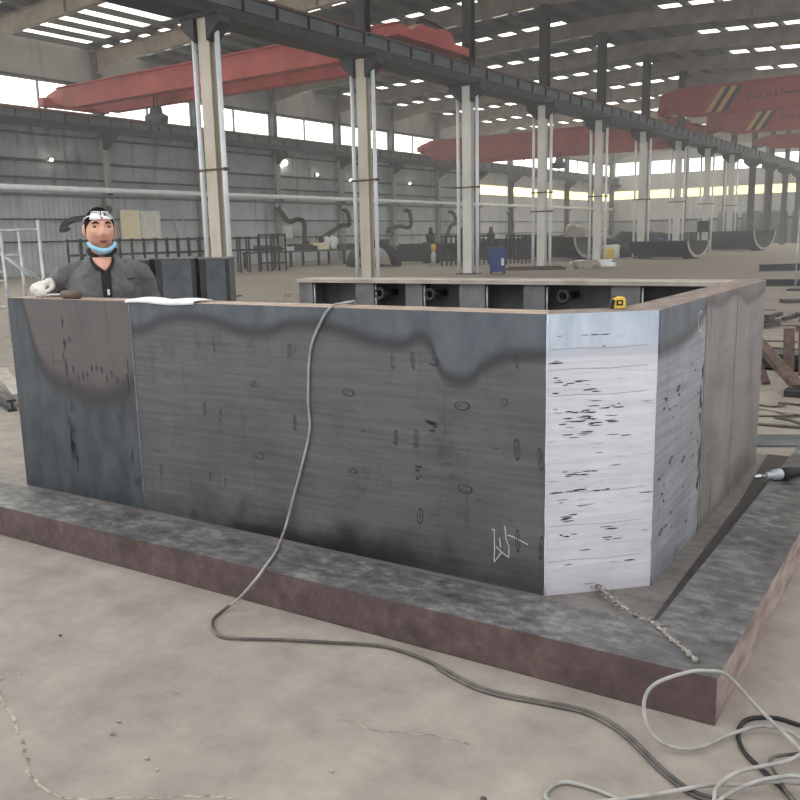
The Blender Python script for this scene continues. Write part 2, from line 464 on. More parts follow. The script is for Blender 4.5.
# wall columns
for n in range(1, 15):
    y = YL(n)
    r = thing('wall_column', f'{ORD[n - 1]} grey column from the near end against the stained left wall', 'column', (XW + .2, y, 0), 'columns along the left wall')
    m = M['wall_low'] if n < 10 else M['dark']
    MB().box(XW + .02, XW + .05, y - .17, y + .17, 0, 6.2).box(XW + .36, XW + .4, y - .17, y + .17, 0, 6.2).box(XW + .05, XW + .36, y - .02, y + .02, 0, 6.2).build('shaft', M['wall_band'] if n < 9 else M['dark'], r)
    MB().box(XW + .05, XW + .35, y - .15, y + .15, 6.2, 10.1).build('upper_post', M['machine'], r)
    MB().prism([(XW + .4, y - .15, 6.43), (XW + 1.15, y - .15, 6.43), (XW + 1.15, y - .15, 6.2), (XW + .4, y - .15, 5.7)], (0, .3, 0)).build('bracket', M['dark'], r)
    if n >= 9: pass

# ------------------------------------------------------------------ overhead cranes
def girder(mb, x0, x1, y, z0, z1, t=.25, m=0):
    tp = 1.6
    poly = [(x0, y - t, max(z0 + .38, 7.22)), (x0 + tp, y - t, z0), (x1 - tp, y - t, z0), (x1, y - t, max(z0 + .38, 7.22)), (x1, y - t, z1 - .12), (x1 - .5, y - t, z1), (x0 + .8, y - t, z1), (x0, y - t, z1 - .2)]
    mb.prism(poly, (0, 2 * t, 0), m)
def crane(label, x0, x1, ys, z0, z1, mat, hook=None, stripes=None, text=False):
    r = thing('overhead_crane', label, 'overhead crane', ((x0 + x1) / 2, ys[0], 7.17), 'red overhead travelling cranes')
    for y in ys:
        mb = MB(); girder(mb, x0, x1, y, z0, z1); g = mb.build('girder', mat, r)
        k = MB(); k.box(x0 + .8, x1 - .5, y - .36, y + .36, z1 + .002, z1 + .05); k.build('walkway_lip', mat, g)
    for x in (x0 + .25, x1 - .25):
        c = MB(); c.box(x - .2, x + .2, ys[0] - .7, ys[-1] + .7, 7.24, 7.62); c = c.build('end_carriage', mat, r, .03)
        for yy in (ys[0] - .45, ys[-1] + .45): MB().cyl((x - .1, yy, 7.36), (x + .1, yy, 7.36), .17, n=16).build('wheel', M['dark'], c)
    if hook is not None:
        hy = ys[0] - .1 if len(ys) == 1 else (ys[0] + ys[-1]) / 2
        h = MB(); h.box(hook - .6, hook + .6, hy - .5, hy + .5, z1 - .45, z1 - .1); h = h.build('trolley', M['machine'], r, .05)
        MB().cyl((hook - .1, hy, z1 - .4), (hook - .1, hy, z0 - .25), .03).cyl((hook + .1, hy, z1 - .4), (hook + .1, hy, z0 - .25), .03).build('hoist_rope', M['dark'], r)
        b = MB(); b.loft([(hook, hy, z0 - .95, .12, .12), (hook, hy, z0 - .9, .5, .42), (hook, hy, z0 - .62, .55, .45), (hook, hy, z0 - .5, .3, .26), (hook, hy, z0 - .25, .26, .22)], 14)
        b.build('hook_block', M['machine'], r)
        MB().ring(catmull([(hook, hy, z0 - .9), (hook, hy, z0 - 1.1), (hook + .12, hy, z0 - 1.2), (hook + .16, hy, z0 - 1.08)], 5), .035).build('hook', M['dark'], r)
    if stripes:
        for g in [c for c in r.children if c.name.startswith('girder')]:
            yf = g.data.vertices[0].co.y + r.location.y
            sx0, zc0, zc1 = stripes, z0 + .12, z1 - .1
            for i, mm in enumerate(('tan', 'black', 'tan', 'black')):
                a = sx0 + i * .26
                MB().prism([(a, yf - .004, zc0), (a + .26, yf - .004, zc0), (a + .26 + .75, yf - .004, zc1), (a + .75, yf - .004, zc1)], (0, .003, 0)).build('warning_stripe', M[mm], g)
            if text:
                mb = MB(); rn = random.Random(3); xx = sx0 + 2.0
                zm = (zc0 + zc1) / 2
                for i in range(7):            # weathered lettering, too faint to read
                    for k in range(4):
                        px_, pz_ = xx + rn.uniform(0, .2), zm + rn.uniform(-.13, .13)
                        if k % 2: mb.box(px_ - .02, px_ + .02, yf - .004, yf - .001, zm - .14, zm + .14)
                        else: mb.box(xx, xx + .21, yf - .004, yf - .001, pz_ - .02, pz_ + .02)
                    xx += .25
                for i in range(6): mb.box(xx + i * .36, xx + i * .36 + .33, yf - .004, yf - .001, zm - .05, zm + .05)
                mb.build('lettering', M['maroon'], g)
    return r
c1 = crane('pinkish red twin-girder crane spanning the left bay, a dark hook block hanging below', XW + .75, CX - .25, (23.9, 25.9), 7.12, 7.95, M['red'], hook=-29.3)
mb = MB(); mb.box(CX - .25, CX + .3, 22.2, 26.4, 7.25, 7.5).prism([(CX - .2, 23.0, 7.5), (CX - .2, 25.6, 7.5), (CX - .2, 25.3, 7.85), (CX - .2, 23.6, 7.8)], (.45, 0, 0)); dr = mb.build('drive_carriage', M['red'], c1)
MB().cyl((CX + .12, 23.7, 7.86), (CX + .12, 24.5, 7.86), .16, n=14).cyl((CX + .12, 24.65, 7.84), (CX + .12, 25.0, 7.84), .11, n=14).build('motor', M['black'], dr)
crane('red twin-girder crane farther down the left bay, crossing behind the white columns', XW + .98, CX - .3, (53.4, 57.2), 6.6, 7.95, M['red2'], hook=-24.9)
crane('red crane with yellow and black stripes and dark lettering, nearer one in the right bay', CX + .25, 2, (46.6,), 7.1, 8.5, M['red2'], stripes=-12.9, text=True)
crane('red striped crane in the right bay, just behind the lettered one', CX + .25, 2, (55.6,), 7.0, 8.4, M['red2'], stripes=-13.0, text=True)
crane('farthest red crane in the right bay, low behind the striped ones', CX + .25, 2, (68,), 7.0, 7.9, M['red2'])

# ------------------------------------------------------------------ the steel frame in the foreground
FR = thing('steel_weldment', 'big welded steel plate frame with a bright chamfered corner, standing on its flange', 'steel structure', (-2.4, 3.4, 0))
FRL = Vector((-2.4, 3.4, 0))
L_, M_, A_, B_, C_ = [Vector((*p, 0)) for p in ((-4.186, 2.498), (-3.277, 2.547), (-1.217, 2.629), (-.931, 2.912), (-.994, 4.846))]
ZB, ZT = .075, 1.075

def uz(t, P0, P1):
    """distance along the plate and height, as sockets"""
    e = (P1 - P0).normalized(); v = t.obj()
    sb = t.n('ShaderNodeVectorMath', operation='SUBTRACT'); t.l(v, sb.inputs[0]); sb.inputs[1].default_value = P0 - FRL
    dt = t.n('ShaderNodeVectorMath', operation='DOT_PRODUCT'); t.l(sb.outputs[0], dt.inputs[0]); dt.inputs[1].default_value = e
    sp = t.n('ShaderNodeSeparateXYZ'); t.l(v, sp.inputs[0])
    cb = t.n('ShaderNodeCombineXYZ'); t.l(dt.outputs['Value'], cb.inputs[0]); t.l(sp.outputs[2], cb.inputs[2])
    return dt.outputs['Value'], sp.outputs[2], cb.outputs[0]
def curve(t, u, length, pts):
    un = t.math('DIVIDE', u, length, True)
    fc = t.n('ShaderNodeFloatCurve'); t.l(un, fc.inputs['Value'])
    c = fc.mapping.curves[0]
    pts = [(min(max(a / length, 0), 1), b / 1.2) for a, b in pts]
    c.points[0].location = pts[0]; c.points[1].location = pts[-1]
    for p in pts[1:-1]: c.points.new(*p)
    fc.mapping.update()
    return t.math('MULTIPLY', fc.outputs[0], 1.2)
def plate_mat(name, P0, P1, low1, low2, upc1, upc2, bandc, pts=None, band_w=.045, streak=.6, edge=.014, rough=.5, pit=0, stain=0, grey=0, inv=False, metal=.25, soot=False, grime=0.0):
    t = NT(name); u, z, v = uz(t, P0, P1)
    n1 = t.noise(v, 1, 6, .65, (2.2, 1, 46)); n2 = t.noise(v, 3.2, 5, .6); n3 = t.noise(v, 1, 5, .6, (26, 1, 2.2)); n4 = t.noise(v, 1, 5, .7, (9, 1, 120))
    f = t.math('ADD', t.math('MULTIPLY', n1, streak), t.math('MULTIPLY', n2, 1 - streak))
    low = t.ramp(f, [(.34, lin(low1)), (.66, lin(low2))])
    low = t.mix(t.mr(n4, .55, .74, 0, .55), low, lin(tuple(int(c * .62) for c in low1)))
    n6 = t.noise(v, 1, 6, .7, (5, 1, 3)); low = t.mix(t.mr(n6, .54, .72, 0, grime), low, lin((50, 47, 46)))
    if stain: low = t.mix(t.mr(n3, .55, .75, 0, stain), low, lin((46, 42, 40)))
    col = low
    if pts:
        L = (P1 - P0).length
        b = curve(t, u, L, pts)
        d = t.math('ADD', t.math('SUBTRACT', z, b), t.math('MULTIPLY', t.math('SUBTRACT', n2, .5), .03))
        upm = t.mr(d, -edge, edge) if not inv else t.mr(d, edge, -edge)
        n5 = t.noise(v, 7, 4, .6, (1.4, 1, .6))
        upc = t.ramp(n5, [(.35, lin(upc1)), (.65, lin(upc2))])
        col = t.mix(upm, low, upc)
        ab = t.math('ABSOLUTE', d)
        bd = t.mr(ab, band_w, 0, 0, .85)
        col = t.mix(bd, col, lin(bandc))
    if pit: col = t.mix(t.mr(n4, .62, .7, 0, pit), col, lin((58, 56, 60)))
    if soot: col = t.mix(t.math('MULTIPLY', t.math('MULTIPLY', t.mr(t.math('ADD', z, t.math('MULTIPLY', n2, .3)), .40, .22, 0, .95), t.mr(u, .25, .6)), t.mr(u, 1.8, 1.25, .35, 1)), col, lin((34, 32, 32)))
    t.bump(n1, .08, .002)
    rg = t.mr(n2, .3, .7, rough - .08, rough + .1)
    return t.done(col, rg, metal)

front_pts = [(0, .945), (.029, .94), (.12, .965), (.233, 1.0), (.462, 1.009), (.702, .966), (.802, .966), (.947, 1.0), (1.08, 1.005), (1.216, .986), (1.328, .958), (1.409, .948), (1.485, .948), (1.563, .974), (1.605, .95), (1.634, .882), (1.679, .833), (1.765, .832), (1.82, .882), (1.902, .919), (2.06, .938)]
left_pts = [(0, 1.19), (.06, 1.15), (.12, 1.05), (.17, .88), (.22, .75), (.3, .67), (.436, .636), (.617, .599), (.764, .626), (.91, .70)]
side_pts = [(0, .93), (.1, .93), (.3, .94), (.45, .96), (.6, 1.0), (.7, 1.07)]
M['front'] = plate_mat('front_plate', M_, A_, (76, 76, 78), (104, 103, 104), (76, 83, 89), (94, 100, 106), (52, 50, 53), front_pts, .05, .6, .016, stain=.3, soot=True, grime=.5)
M['left'] = plate_mat('left_plate', L_, M_, (80, 77, 76), (100, 96, 94), (60, 65, 70), (80, 86, 90), (56, 53, 54), left_pts, .1, .35, .05, stain=.5, inv=True)
M['cham'] = plate_mat('bright_ground_plate', A_, B_, (186, 185, 190), (214, 213, 218), (168, 180, 194), (196, 206, 216), (178, 182, 192), [(0, .94), (.2, .945), (.42, .94)], .03, .6, .03, .42, .55, metal=.1)
M['side'] = plate_mat('side_plate', B_, C_, (116, 119, 124), (156, 158, 162), (76, 82, 89), (100, 107, 114), (66, 66, 70), side_pts, .05, .65, .014, pit=.3, stain=.35, grime=.3)
M['side2'] = plate_mat('side_plate_far', B_, C_, (100, 95, 92), (138, 133, 130), (92, 86, 82), (108, 102, 98), (74, 68, 64), [(0, 1.05), (.7, 1.05), (.9, 1.03), (1.2, 1.06), (1.5, 1.0), (1.94, 1.04)], .04, .3, .03, stain=.8, grime=.5)
M['edge'] = mottled('cut_edge', (150, 130, 116), (184, 166, 152), 9, .6, .2)
M['edge2'] = mottled('cut_edge_side', (112, 98, 92), (146, 132, 124), 9, .6, .2, stretch=(2, 1, 1))
M['ink'] = mottled('marker_ink', (42, 42, 50), (56, 55, 62), 30, .6)
M['chalk'] = mottled('chalk', (176, 176, 176), (196, 196, 196), 30, .9)
M['scratch'] = mottled('scratch', (128, 126, 130), (150, 148, 152), 30, .6)
M['inner'] = mottled('inner_steel', (96, 95, 95), (126, 124, 124), 5, .6, .2)
M['inner2'] = mottled('inner_web', (96, 96, 98), (128, 128, 130), 4, .6, .2)
M['toppl'] = mottled('pale_top_plate', (146, 138, 128), (176, 168, 158), 6, .6, .1)
def flange_mat(name, c1, c2, c3):
    t = NT(name); v = t.obj()
    a = t.noise(v, 4, 6, .7, (1, 1, 1)); b = t.noise(v, 16, 6, .7, (1, 1.6, 1)); c = t.noise(v, 1.6, 4, .6)
    f = t.math('ADD', t.math('MULTIPLY', a, .5), t.math('MULTIPLY', b, .5))
    col = t.ramp(f, [(.38, lin(c1)), (.5, lin(c2)), (.64, lin(c3))])
    col = t.mix(t.mr(c, .5, .7, 0, .5), col, lin(c2)); t.bump(b, .1, .002)
    return t.done(col, .48, .3)
M['fl_top'] = flange_mat('mill_scale_top', (56, 56, 59), (97, 96, 96), (148, 145, 142))
M['fl_in'] = flange_mat('ground_ledge', (92, 87, 84), (118, 112, 107), (134, 128, 122))
M['fl_skirt'] = flange_mat('rusty_skirt', (76, 64, 63), (94, 79, 77), (114, 97, 94))

M['fl_skirt_lit'] = mottled('streaked_skirt_lit', (112, 94, 90), (164, 146, 140), 9, .6, .15, stretch=(1, .5, 2.5))  # streaked skirt, its colour lightened because this face meets the light
M['ledge_shade'] = mottled('painted_ledge_shade', (46, 43, 42), (66, 62, 59), 12, .6)  # dark colour for the shade painted beside the side flange
def plate(name, P0, P1, Q0, Q1, mats, marks=None, z0=ZB, z1=ZT):
    """vertical plate; outer face on P0-P1, thickness to the left of that direction"""
    e = (P1 - P0).normalized(); nn = Vector((-e.y, e.x, 0))
    mb = MB(); a, b, c, d = P0, P1, Q1, Q0
    V = [Vector((p.x, p.y, z)) for z in (z0, z1) for p in (a, b, c, d)]
    mb.add(V, [(0, 1, 5, 4)], 0); mb.add(V, [(4, 5, 6, 7)], 1); mb.add(V, [(1, 2, 6, 5), (3, 0, 4, 7), (0, 3, 2, 1)], 0); mb.add(V, [(2, 3, 7, 6)], 2)
    if marks: marks(mb, P0, e, -nn)
    return mb.build(name, mats, FR)
def on(P0, e, out, u, z, off=.0012): return P0 + e * u + Vector((0, 0, z)) + out * off
def ink_ring(mb, P0, e, out, u, z, w, h, m=3, lw=.0022, rot=0, a0=0, a1=2 * PI):
    lw *= 1.5
    k = 20; vs = []; fs = []
    for i in range(k + 1):
        a = a0 + (a1 - a0) * i / k
        for s_ in (1, 1 - 2 * lw / min(w, h)):
            x, y = w / 2 * s_ * math.cos(a), h / 2 * s_ * math.sin(a)
            vs.append(on(P0, e, out, u + x * math.cos(rot) - y * math.sin(rot), z + x * math.sin(rot) + y * math.cos(rot)))
        if i: fs.append((2 * i - 2, 2 * i - 1, 2 * i + 1, 2 * i))
    mb.add(vs, fs, m)
def dash(mb, P0, e, out, u, z, w, h, m=3):
    k = 10; vs = [on(P0, e, out, u + w / 2 * math.cos(2 * PI * i / k) * random.uniform(.8, 1.1), z + h / 2 * math.sin(2 * PI * i / k) * random.uniform(.6, 1.2)) for i in range(k)]
    mb.add(vs, [tuple(range(k))], m)
def stroke(mb, P0, e, out, pts, w=.003, m=4):
    for (a, b), (c, d) in zip(pts, pts[1:]):
        p, q = on(P0, e, out, a, b), on(P0, e, out, c, d); dd = (q - p).normalized(); sd = dd.cross(out) * w / 2
        mb.add([p + sd, p - sd, q - sd, q + sd], [(0, 1, 2, 3)], m)
RINGS = [(.222, .741, 14, 16), (.737, .742, 24, 18), (.522, .891, 7, 34), (.441, .612, 9, 40), (.534, .587, 10, 40), (.94, .897, 10, 36), (.952, .597, 10, 46), (.751, .43, 36, 20), (.223, .434, 20, 8), (.448, .298, 8, 32), (.538, .284, 8, 28), (.133, .292, 14, 34), (1.439, .877, 10, 36), (1.528, .889, 12, 44), (1.231, .744, 40, 20), (1.446, .584, 12, 44), (1.537, .59, 14, 50), (1.735, .735, 44, 24), (1.951, .597, 16, 54), (2.039, .574, 12, 56), (1.549, .289, 18, 46), (1.744, .425, 42, 24), (1.24, .429, 28, 16), (1.948, .91, 8, 36), (1.955, .262, 12, 60), (2.045, .252, 12, 60), (1.902, .762, 16, 20)]
def front_marks(mb, P0, e, out):
    for u, z, w, h in RINGS:
        ink_ring(mb, P0, e, out, u, z, w * .0015, h * .0015, lw=.0013 if min(w, h) < 15 else .0018, rot=random.uniform(-.12, .12))
        if w > 20: ink_ring(mb, P0, e, out, u + .004, z - .002, w * .0011, h * .0010, lw=.0012, rot=.3)
        if h > 40: dash(mb, P0, e, out, u, z, .004, h * .0009)
    for (u, z, w, h) in [(1.602, .644, .05, .085), (1.545, .46, .03, .07), (1.62, .89, .035, .04)]:
        for k in range(7): dash(mb, P0, e, out, u + random.uniform(-.4, .4) * w, z + random.uniform(-.4, .4) * h, w * random.uniform(.3, .8), h * .16)
    for k in range(46):
        dash(mb, P0, e, out, random.gauss(1.62, .16) if k < 26 else random.uniform(.1, 2.0), random.uniform(.3, .72), random.uniform(.008, .04), random.uniform(.0015, .004))
    C = [[(1.852, 0.2871), (1.8625, 0.2896), (1.8637, 0.2255), (1.8622, 0.1638)], [(1.8681, 0.2263), (1.8929, 0.2077), (1.9207, 0.1925), (1.9216, 0.2394)], [(1.9046, 0.3094), (1.9105, 0.2578), (1.9216, 0.2336)], [(1.8836, 0.2615), (1.8885, 0.2244)], [(1.8628, 0.1639), (1.8724, 0.1789), (1.8915, 0.2059)], [(1.9149, 0.2768), (1.9368, 0.2745), (1.9953, 0.2549)]]
    for s_ in C: stroke(mb, P0, e, out, s_, .0032)
def left_marks(mb, P0, e, out):
    for k in range(26): dash(mb, P0, e, out, random.choice((.86, .42, .44)) + random.gauss(0, .014), random.uniform(.2, 1.0), random.uniform(.004, .012), random.uniform(.02, .08))
    for i in range(10): dash(mb, P0, e, out, .47 + i * .035, .72 + random.uniform(-.03, .03), .012, .04)
    for k in range(16): dash(mb, P0, e, out, .415 + random.gauss(0, .01), .36 + random.uniform(-.1, .1), .02, .06)
def cham_marks(mb, P0, e, out):
    for (u, z, su, sz, k) in [(.12, .84, .04, .012, 8), (.12, .74, .07, .035, 18), (.1, .70, .04, .03, 10), (.2, .71, .06, .03, 10), (.1, .52, .05, .006, 7), (.12, .45, .05, .004, 7), (.09, .36, .02, .008, 6), (.1, .3, .02, .004, 3), (.2, .27, .03, .004, 3), (.2, .5, .15, .25, 26)]:
        for i in range(k): dash(mb, P0, e, out, min(max(random.gauss(u, su), .03), .37), min(max(random.gauss(z, sz), .12), 1.0), random.uniform(.012, .06), random.uniform(.002, .006))
    for z in (.955, .885, .795, .45, .33, .2):
        stroke(mb, P0, e, out, [(.01, z), (.1, z + .003), (.22, z - .002), (.36, z + .004)], .0016, 5)
def side_marks(mb, P0, e, out):
    ink_ring(mb, P0, e, out, .56, .985, .075, .085, 4, .004, 0, .9, 5.2)
    stroke(mb, P0, e, out, [(.585, .87), (.555, .82), (.56, .80)], .004)
    for k in range(16): dash(mb, P0, e, out, .625 + random.gauss(0, .012), random.uniform(.15, .9), random.uniform(.008, .016), random.uniform(.03, .1))
    for k in range(30): dash(mb, P0, e, out, random.uniform(.05, .6), random.uniform(.15, .85), random.uniform(.01, .03), random.uniform(.004, .016))
    for u, z in ((.27, .76), (.2, .5), (.38, .46), (.1, .25)): ink_ring(mb, P0, e, out, u, z, .05, .02, 3, .003, .3)
TH = .15
mats = lambda m, e='edge': [M[m], M[e], M['inner'], M['ink'], M['chalk'], M['scratch']]
def inward(p, *pts):
    n = [Vector((-(b - a).y, (b - a).x, 0)).normalized() for a, b in zip(pts, pts[1:])]
    return p + (n[0] * TH if len(n) == 1 else (n[0] + n[1]) * TH / (1 + n[0].dot(n[1])))
BM_ = B_ + (C_ - B_).normalized() * .66
iL, iM, iA, iB, iBM, iC = inward(L_, L_, M_), inward(M_, L_, M_, A_), inward(A_, M_, A_, B_), inward(B_, A_, B_, C_), inward(BM_, B_, C_), inward(C_, B_, C_)
tag(plate('front_plate', M_, A_, iM, iA, mats('front'), front_marks), 'long grey front plate with marker rings')
tag(plate('front_plate_end', L_, M_, iL, iM, mats('left'), left_marks), 'blue-black heat-stained left plate')
tag(plate('chamfer_plate', A_, B_, iA, iB, mats('cham', 'edge2'), cham_marks), 'bright ground chamfer plate')
tag(plate('side_plate', B_, BM_, iB, iBM, mats('side', 'edge2'), side_marks), 'brushed side plate with chalk hook')
tag(plate('side_plate_end', BM_, C_, iBM, iC, mats('side2', 'edge2')), 'stained far side plate')
es = (C_ - B_).normalized(); ns = Vector((-es.y, es.x, 0)); ef = (A_ - M_).normalized(); nf = Vector((-ef.y, ef.x, 0))
def seam(P, out, z0, z1, w, mt, nm='weld_seam'):
    mb = MB(); pts = [Vector((P.x, P.y, z0 + (z1 - z0) * i / 24)) + out * random.uniform(0, .002) for i in range(25)]
    mb.ring(pts, [w * random.uniform(.7, 1.2) for _ in pts], 6); mb.build(nm, mt, FR)
seam(A_, Vector((.4, -.9, 0)) * .0, ZB, ZT, .005, M['cham']); seam(B_, Vector((0, 0, 0)), ZB, ZT, .004, M['side'])
seam(BM_, -ns * 0, ZB, ZT - .02, .005, M['inner']); seam(M_, -nf * 0, ZB, ZT, .004, M['inner'])
seam(B_ + es * 1.25, -ns * 0, ZB + .02, ZT - .05, .003, M['inner'])
# back plate with ribs and overhanging top plate
bl, br = Vector((-3.93, 4.66, 0)), C_ + Vector((-.02, .0, 0))
eb = (br - bl).normalized(); nb = Vector((-eb.y, eb.x, 0))
def bpt(u, off, z): q = bl + eb * u + nb * off; return (q.x, q.y, z)
LB = (br - bl).length
mb = MB(); mb.prism([bpt(0, -.02, ZB), bpt(LB, -.02, ZB), bpt(LB, .0, ZB), bpt(0, .0, ZB)], (0, 0, ZT - .02 - ZB)); mb.build('back_plate', M['inner2'], FR)
mb = MB(); mb.prism([bpt(-.0, -.245, ZT - .022), bpt(LB - .12, -.245, ZT - .022), bpt(LB, .015, ZT - .022), bpt(-.0, .015, ZT - .022)], (0, 0, .022)); tag(mb.build('top_plate', M['toppl'], FR), 'pale top plate over the ribs')
mb = MB(); mb.prism([bpt(0, -.245, ZT - .022), bpt(LB - .12, -.245, ZT - .022), bpt(LB - .12, -.25, ZT - .022), bpt(0, -.25, ZT - .022)], (0, 0, .022)); mb.build('top_plate_edge', M['toppl'], FR)
for u, w in ((.02, .11), (.48, .14), (.86, .12), (1.24, .17), (1.66, .13), (2.18, .16)):
    mb = MB(); mb.prism([bpt(u, -.225, ZB), bpt(u + w, -.225, ZB), bpt(u + w, -.2, ZB), bpt(u, -.2, ZB)], (0, 0, ZT - .022 - ZB))
    mb.prism([bpt(u + w * .5 - .01, -.2, ZB), bpt(u + w * .5 + .01, -.2, ZB), bpt(u + w * .5 + .01, -.02, ZB), bpt(u + w * .5 - .01, -.02, ZB)], (0, 0, ZT - .022 - ZB))
    rb = mb.build('rib', M['inner'], FR)
    MB().cyl(bpt(u + w + .012, -.215, .85), bpt(u + w + .012, -.215, 1.04), .006, n=8).build('bolt_rod', M['galv'], rb)
for u in (.66, 1.03, 1.9): # lifting lugs
    mb = MB(); p = Vector(bpt(u, -.2, .985)); mb.ring([p + Vector((.032 * math.cos(a), -.012, .032 * math.sin(a))) for a in [2 * PI * i / 14 for i in range(14)]], .012, 8, closed=True); mb.cyl(p + Vector((0, .03, 0)), p + Vector((0, .17, 0)), .022, n=12); mb.build('lifting_lug', M['dark'], FR)
# base: ledge and raised flange bars
fe = Vector((1, .0477, 0)).normalized(); fn_ = Vector((-fe.y, fe.x, 0)); F_ = Vector((-.524, 2.236, 0)); se = Vector((-.021, 1, 0)).normalized(); sn = Vector((-1, -.021, 0)).normalized()
ZS = .142; wf = .255
def poly(mb, pts, z0, z1, m=0, mt=None):
    n = len(pts); V = [Vector((p.x, p.y, z)) for z in (z0, z1) for p in pts]
    mb.add(V, [tuple(range(n, 2 * n))], 1 if mt is None else mt); mb.add(V, [(i, (i + 1) % n, n + (i + 1) % n, n + i) for i in range(n)] + [tuple(range(n - 1, -1, -1))], m)
inn = F_ + fn_ * wf + sn * (wf - .015)
Fl = F_ - fe * 4.6; Fs = F_ + se * 3.0
mb = MB(); poly(mb, [Fl, F_, inn, Fl + fn_ * wf], 0, ZS); tag(mb.build('front_flange', [M['fl_skirt'], M['fl_top']], FR, .004), 'mottled mill-scale flange bar with rusty skirt')
mb = MB(); poly(mb, [F_, Fs, Fs + sn * (wf - .015), inn], 0, ZS); mb.build('side_flange', [M['fl_skirt_lit'], M['fl_top']], FR, .004)
mb = MB(); poly(mb, [inn - fe * 4.4, inn, inn + se * 2.6, inn + se * 2.6 + sn * .4, inn + se * .4 + sn * .4, inn + fn_ * .22 - fe * 4.4], .0, ZB); mb.build('ledge', [M['fl_in'], M['fl_in']], FR)
mb = MB()
sp = [(-1.09, 2.77, .094), (-1.0, 2.7, .094), (-.93, 2.64, .094), (-.86, 2.585, .096), (-.81, 2.52, .12), (-.775, 2.47, .146), (-.74, 2.435, .146), (-.709, 2.407, .146), (-.66, 2.36, .146), (-.6, 2.3, .146)]
Q = catmull(sp, 6); mb.ring([q + Vector((random.uniform(-1, 1) * .005, random.uniform(-1, 1) * .005, 0)) for q in Q], [random.uniform(.002, .011) for _ in Q], 6)
M['slag'] = mottled('weld_slag', (80, 74, 70), (172, 164, 154), 60, .8)
mb.build('weld_bead', M['slag'], FR)
mb = MB()
for k in range(40):
    q = Q[int(abs(random.gauss(0, .45)) * (len(Q) - 1)) % len(Q)]; mb.ball(q + Vector((random.gauss(0, .012), random.gauss(0, .012), .002)), .005, .004, .0035, 6, 4)
mb.build('weld_slag', M['slag'], FR)['kind'] = 'stuff'

mb = MB(); poly(mb, [inn, inn + se * 2.6, inn + se * 2.6 + sn * .15, inn + se * 1.6 + sn * .09, inn + se * .5 + sn * .065, inn + se * .02 + sn * .05], ZB, ZB + .002); tag(mb.build('shade_strip', [M['ledge_shade'], M['ledge_shade']], FR), 'dark strip of painted shade along the flange')  # shade at the foot of the flange, laid on the ledge as a dark strip
# ------------------------------------------------------------------ dusty air in the far hall
t = NT('dusty_air'); t.t.nodes.remove(t.b); vs_ = t.n('ShaderNodeVolumeScatter'); vs_.inputs['Density'].default_value = .004; vs_.inputs['Color'].default_value = (.93, .96, 1, 1)
t.l(vs_.outputs[0], t.t.nodes['Material Output'].inputs['Volume'])
hz = MB().box(-37, 2.7, 9.15, YB + 1, -.4, 11.8).build('haze', t.m); tag(hz, 'thin dusty haze hanging in the far hall', 'haze', kind='stuff')
# ------------------------------------------------------------------ things on and around the frame
# paper
mb = MB(); nx, ny = 14, 5; vs = []; fs = []
P0, P1 = M_ - (M_ - L_).normalized() * .02 + nf * .005, M_ + ef * .42 + nf * .03
for i in range(nx + 1):
    for j in range(ny + 1):
        u, w = i / nx, j / ny
        p = P0.lerp(P1, u) - nf * ((P0.lerp(P1, u) - M_).dot(nf)) + nf * (-.007, -.0045, .03, .06, .09, .115)[j]
        vs.append((p.x, p.y, ZT - .007 + .004 * math.sin(u * 7) if j == 0 else ZT + .005 + .009 * abs(math.sin(u * 5 + w)) * (j > 1) + (.003 if j == 1 else 0)))
for i in range(nx):
    for j in range(ny): a = i * (ny + 1) + j; fs.append((a, a + 1, a + ny + 2, a + ny + 1))
mb.add(vs, fs, 0, True)
o = solo(mb, 'paper_sheet', M['paper'], 'white paper drawing lying on the front edge of the steel frame', 'paper')
o.modifiers.new('Solidify', 'SOLIDIFY').thickness = .0012
# tape measure
T = thing('tape_measure', 'yellow and black tape measure standing on the chamfered corner of the frame', 'tape measure', (-1.086, 2.914, ZT))
vx = Vector((.82, .57, 0)).normalized(); vy = Vector((-vx.y, vx.x, 0)); vz = Vector((0, 0, 1)); tc = Vector((-1.086, 2.914, ZT))
def tp(a, b, c): return tc + vx * a + vy * b + vz * c
prof = [(-.02, .001), (.025, .001), (.027, .004), (.027, .034), (.021, .041), (-.006, .042), (-.018, .036), (-.024, .022), (-.024, .004)]
mb = MB(); mb.prism([tp(a, -.014, c) for a, c in prof], vy * .03); mb.build('case', M['yellow'], T, .003)
mb = MB(); mb.prism([tp(a, -.0165, c) for a, c in [(-.006, .012), (.017, .012), (.017, .031), (-.006, .031)]], vy * .003); fa = mb.build('badge', M['black'], T)
mb = MB(); mb.prism([tp(a, -.0175, c) for a, c in [(.001, .018), (.010, .018), (.010, .026), (.001, .026)]], vy * .0015); mb.build('badge_mark', M['yellow'], fa)
mb = MB(); mb.prism([tp(a, -.0165, c) for a, c in [(-.0255, .002), (-.014, .002), (-.010, .030), (-.018, .0355), (-.0255, .022)]], vy * .033); mb.build('grip', M['rubber'], T, .002)
mb = MB(); mb.prism([tp(a, -.01, c) for a, c in [(-.02, .0385), (-.004, .044), (-.002, .041), (-.018, .0355)]], vy * .022); mb.build('lock_slider', M['rubber'], T)
mb = MB(); mb.prism([tp(a, -.008, c) for a, c in [(.027, .002), (.034, .002), (.034, .012), (.0325, .012), (.0325, .0035), (.027, .0035)]], vy * .016); mb.build('blade_hook', M['galv'], T)
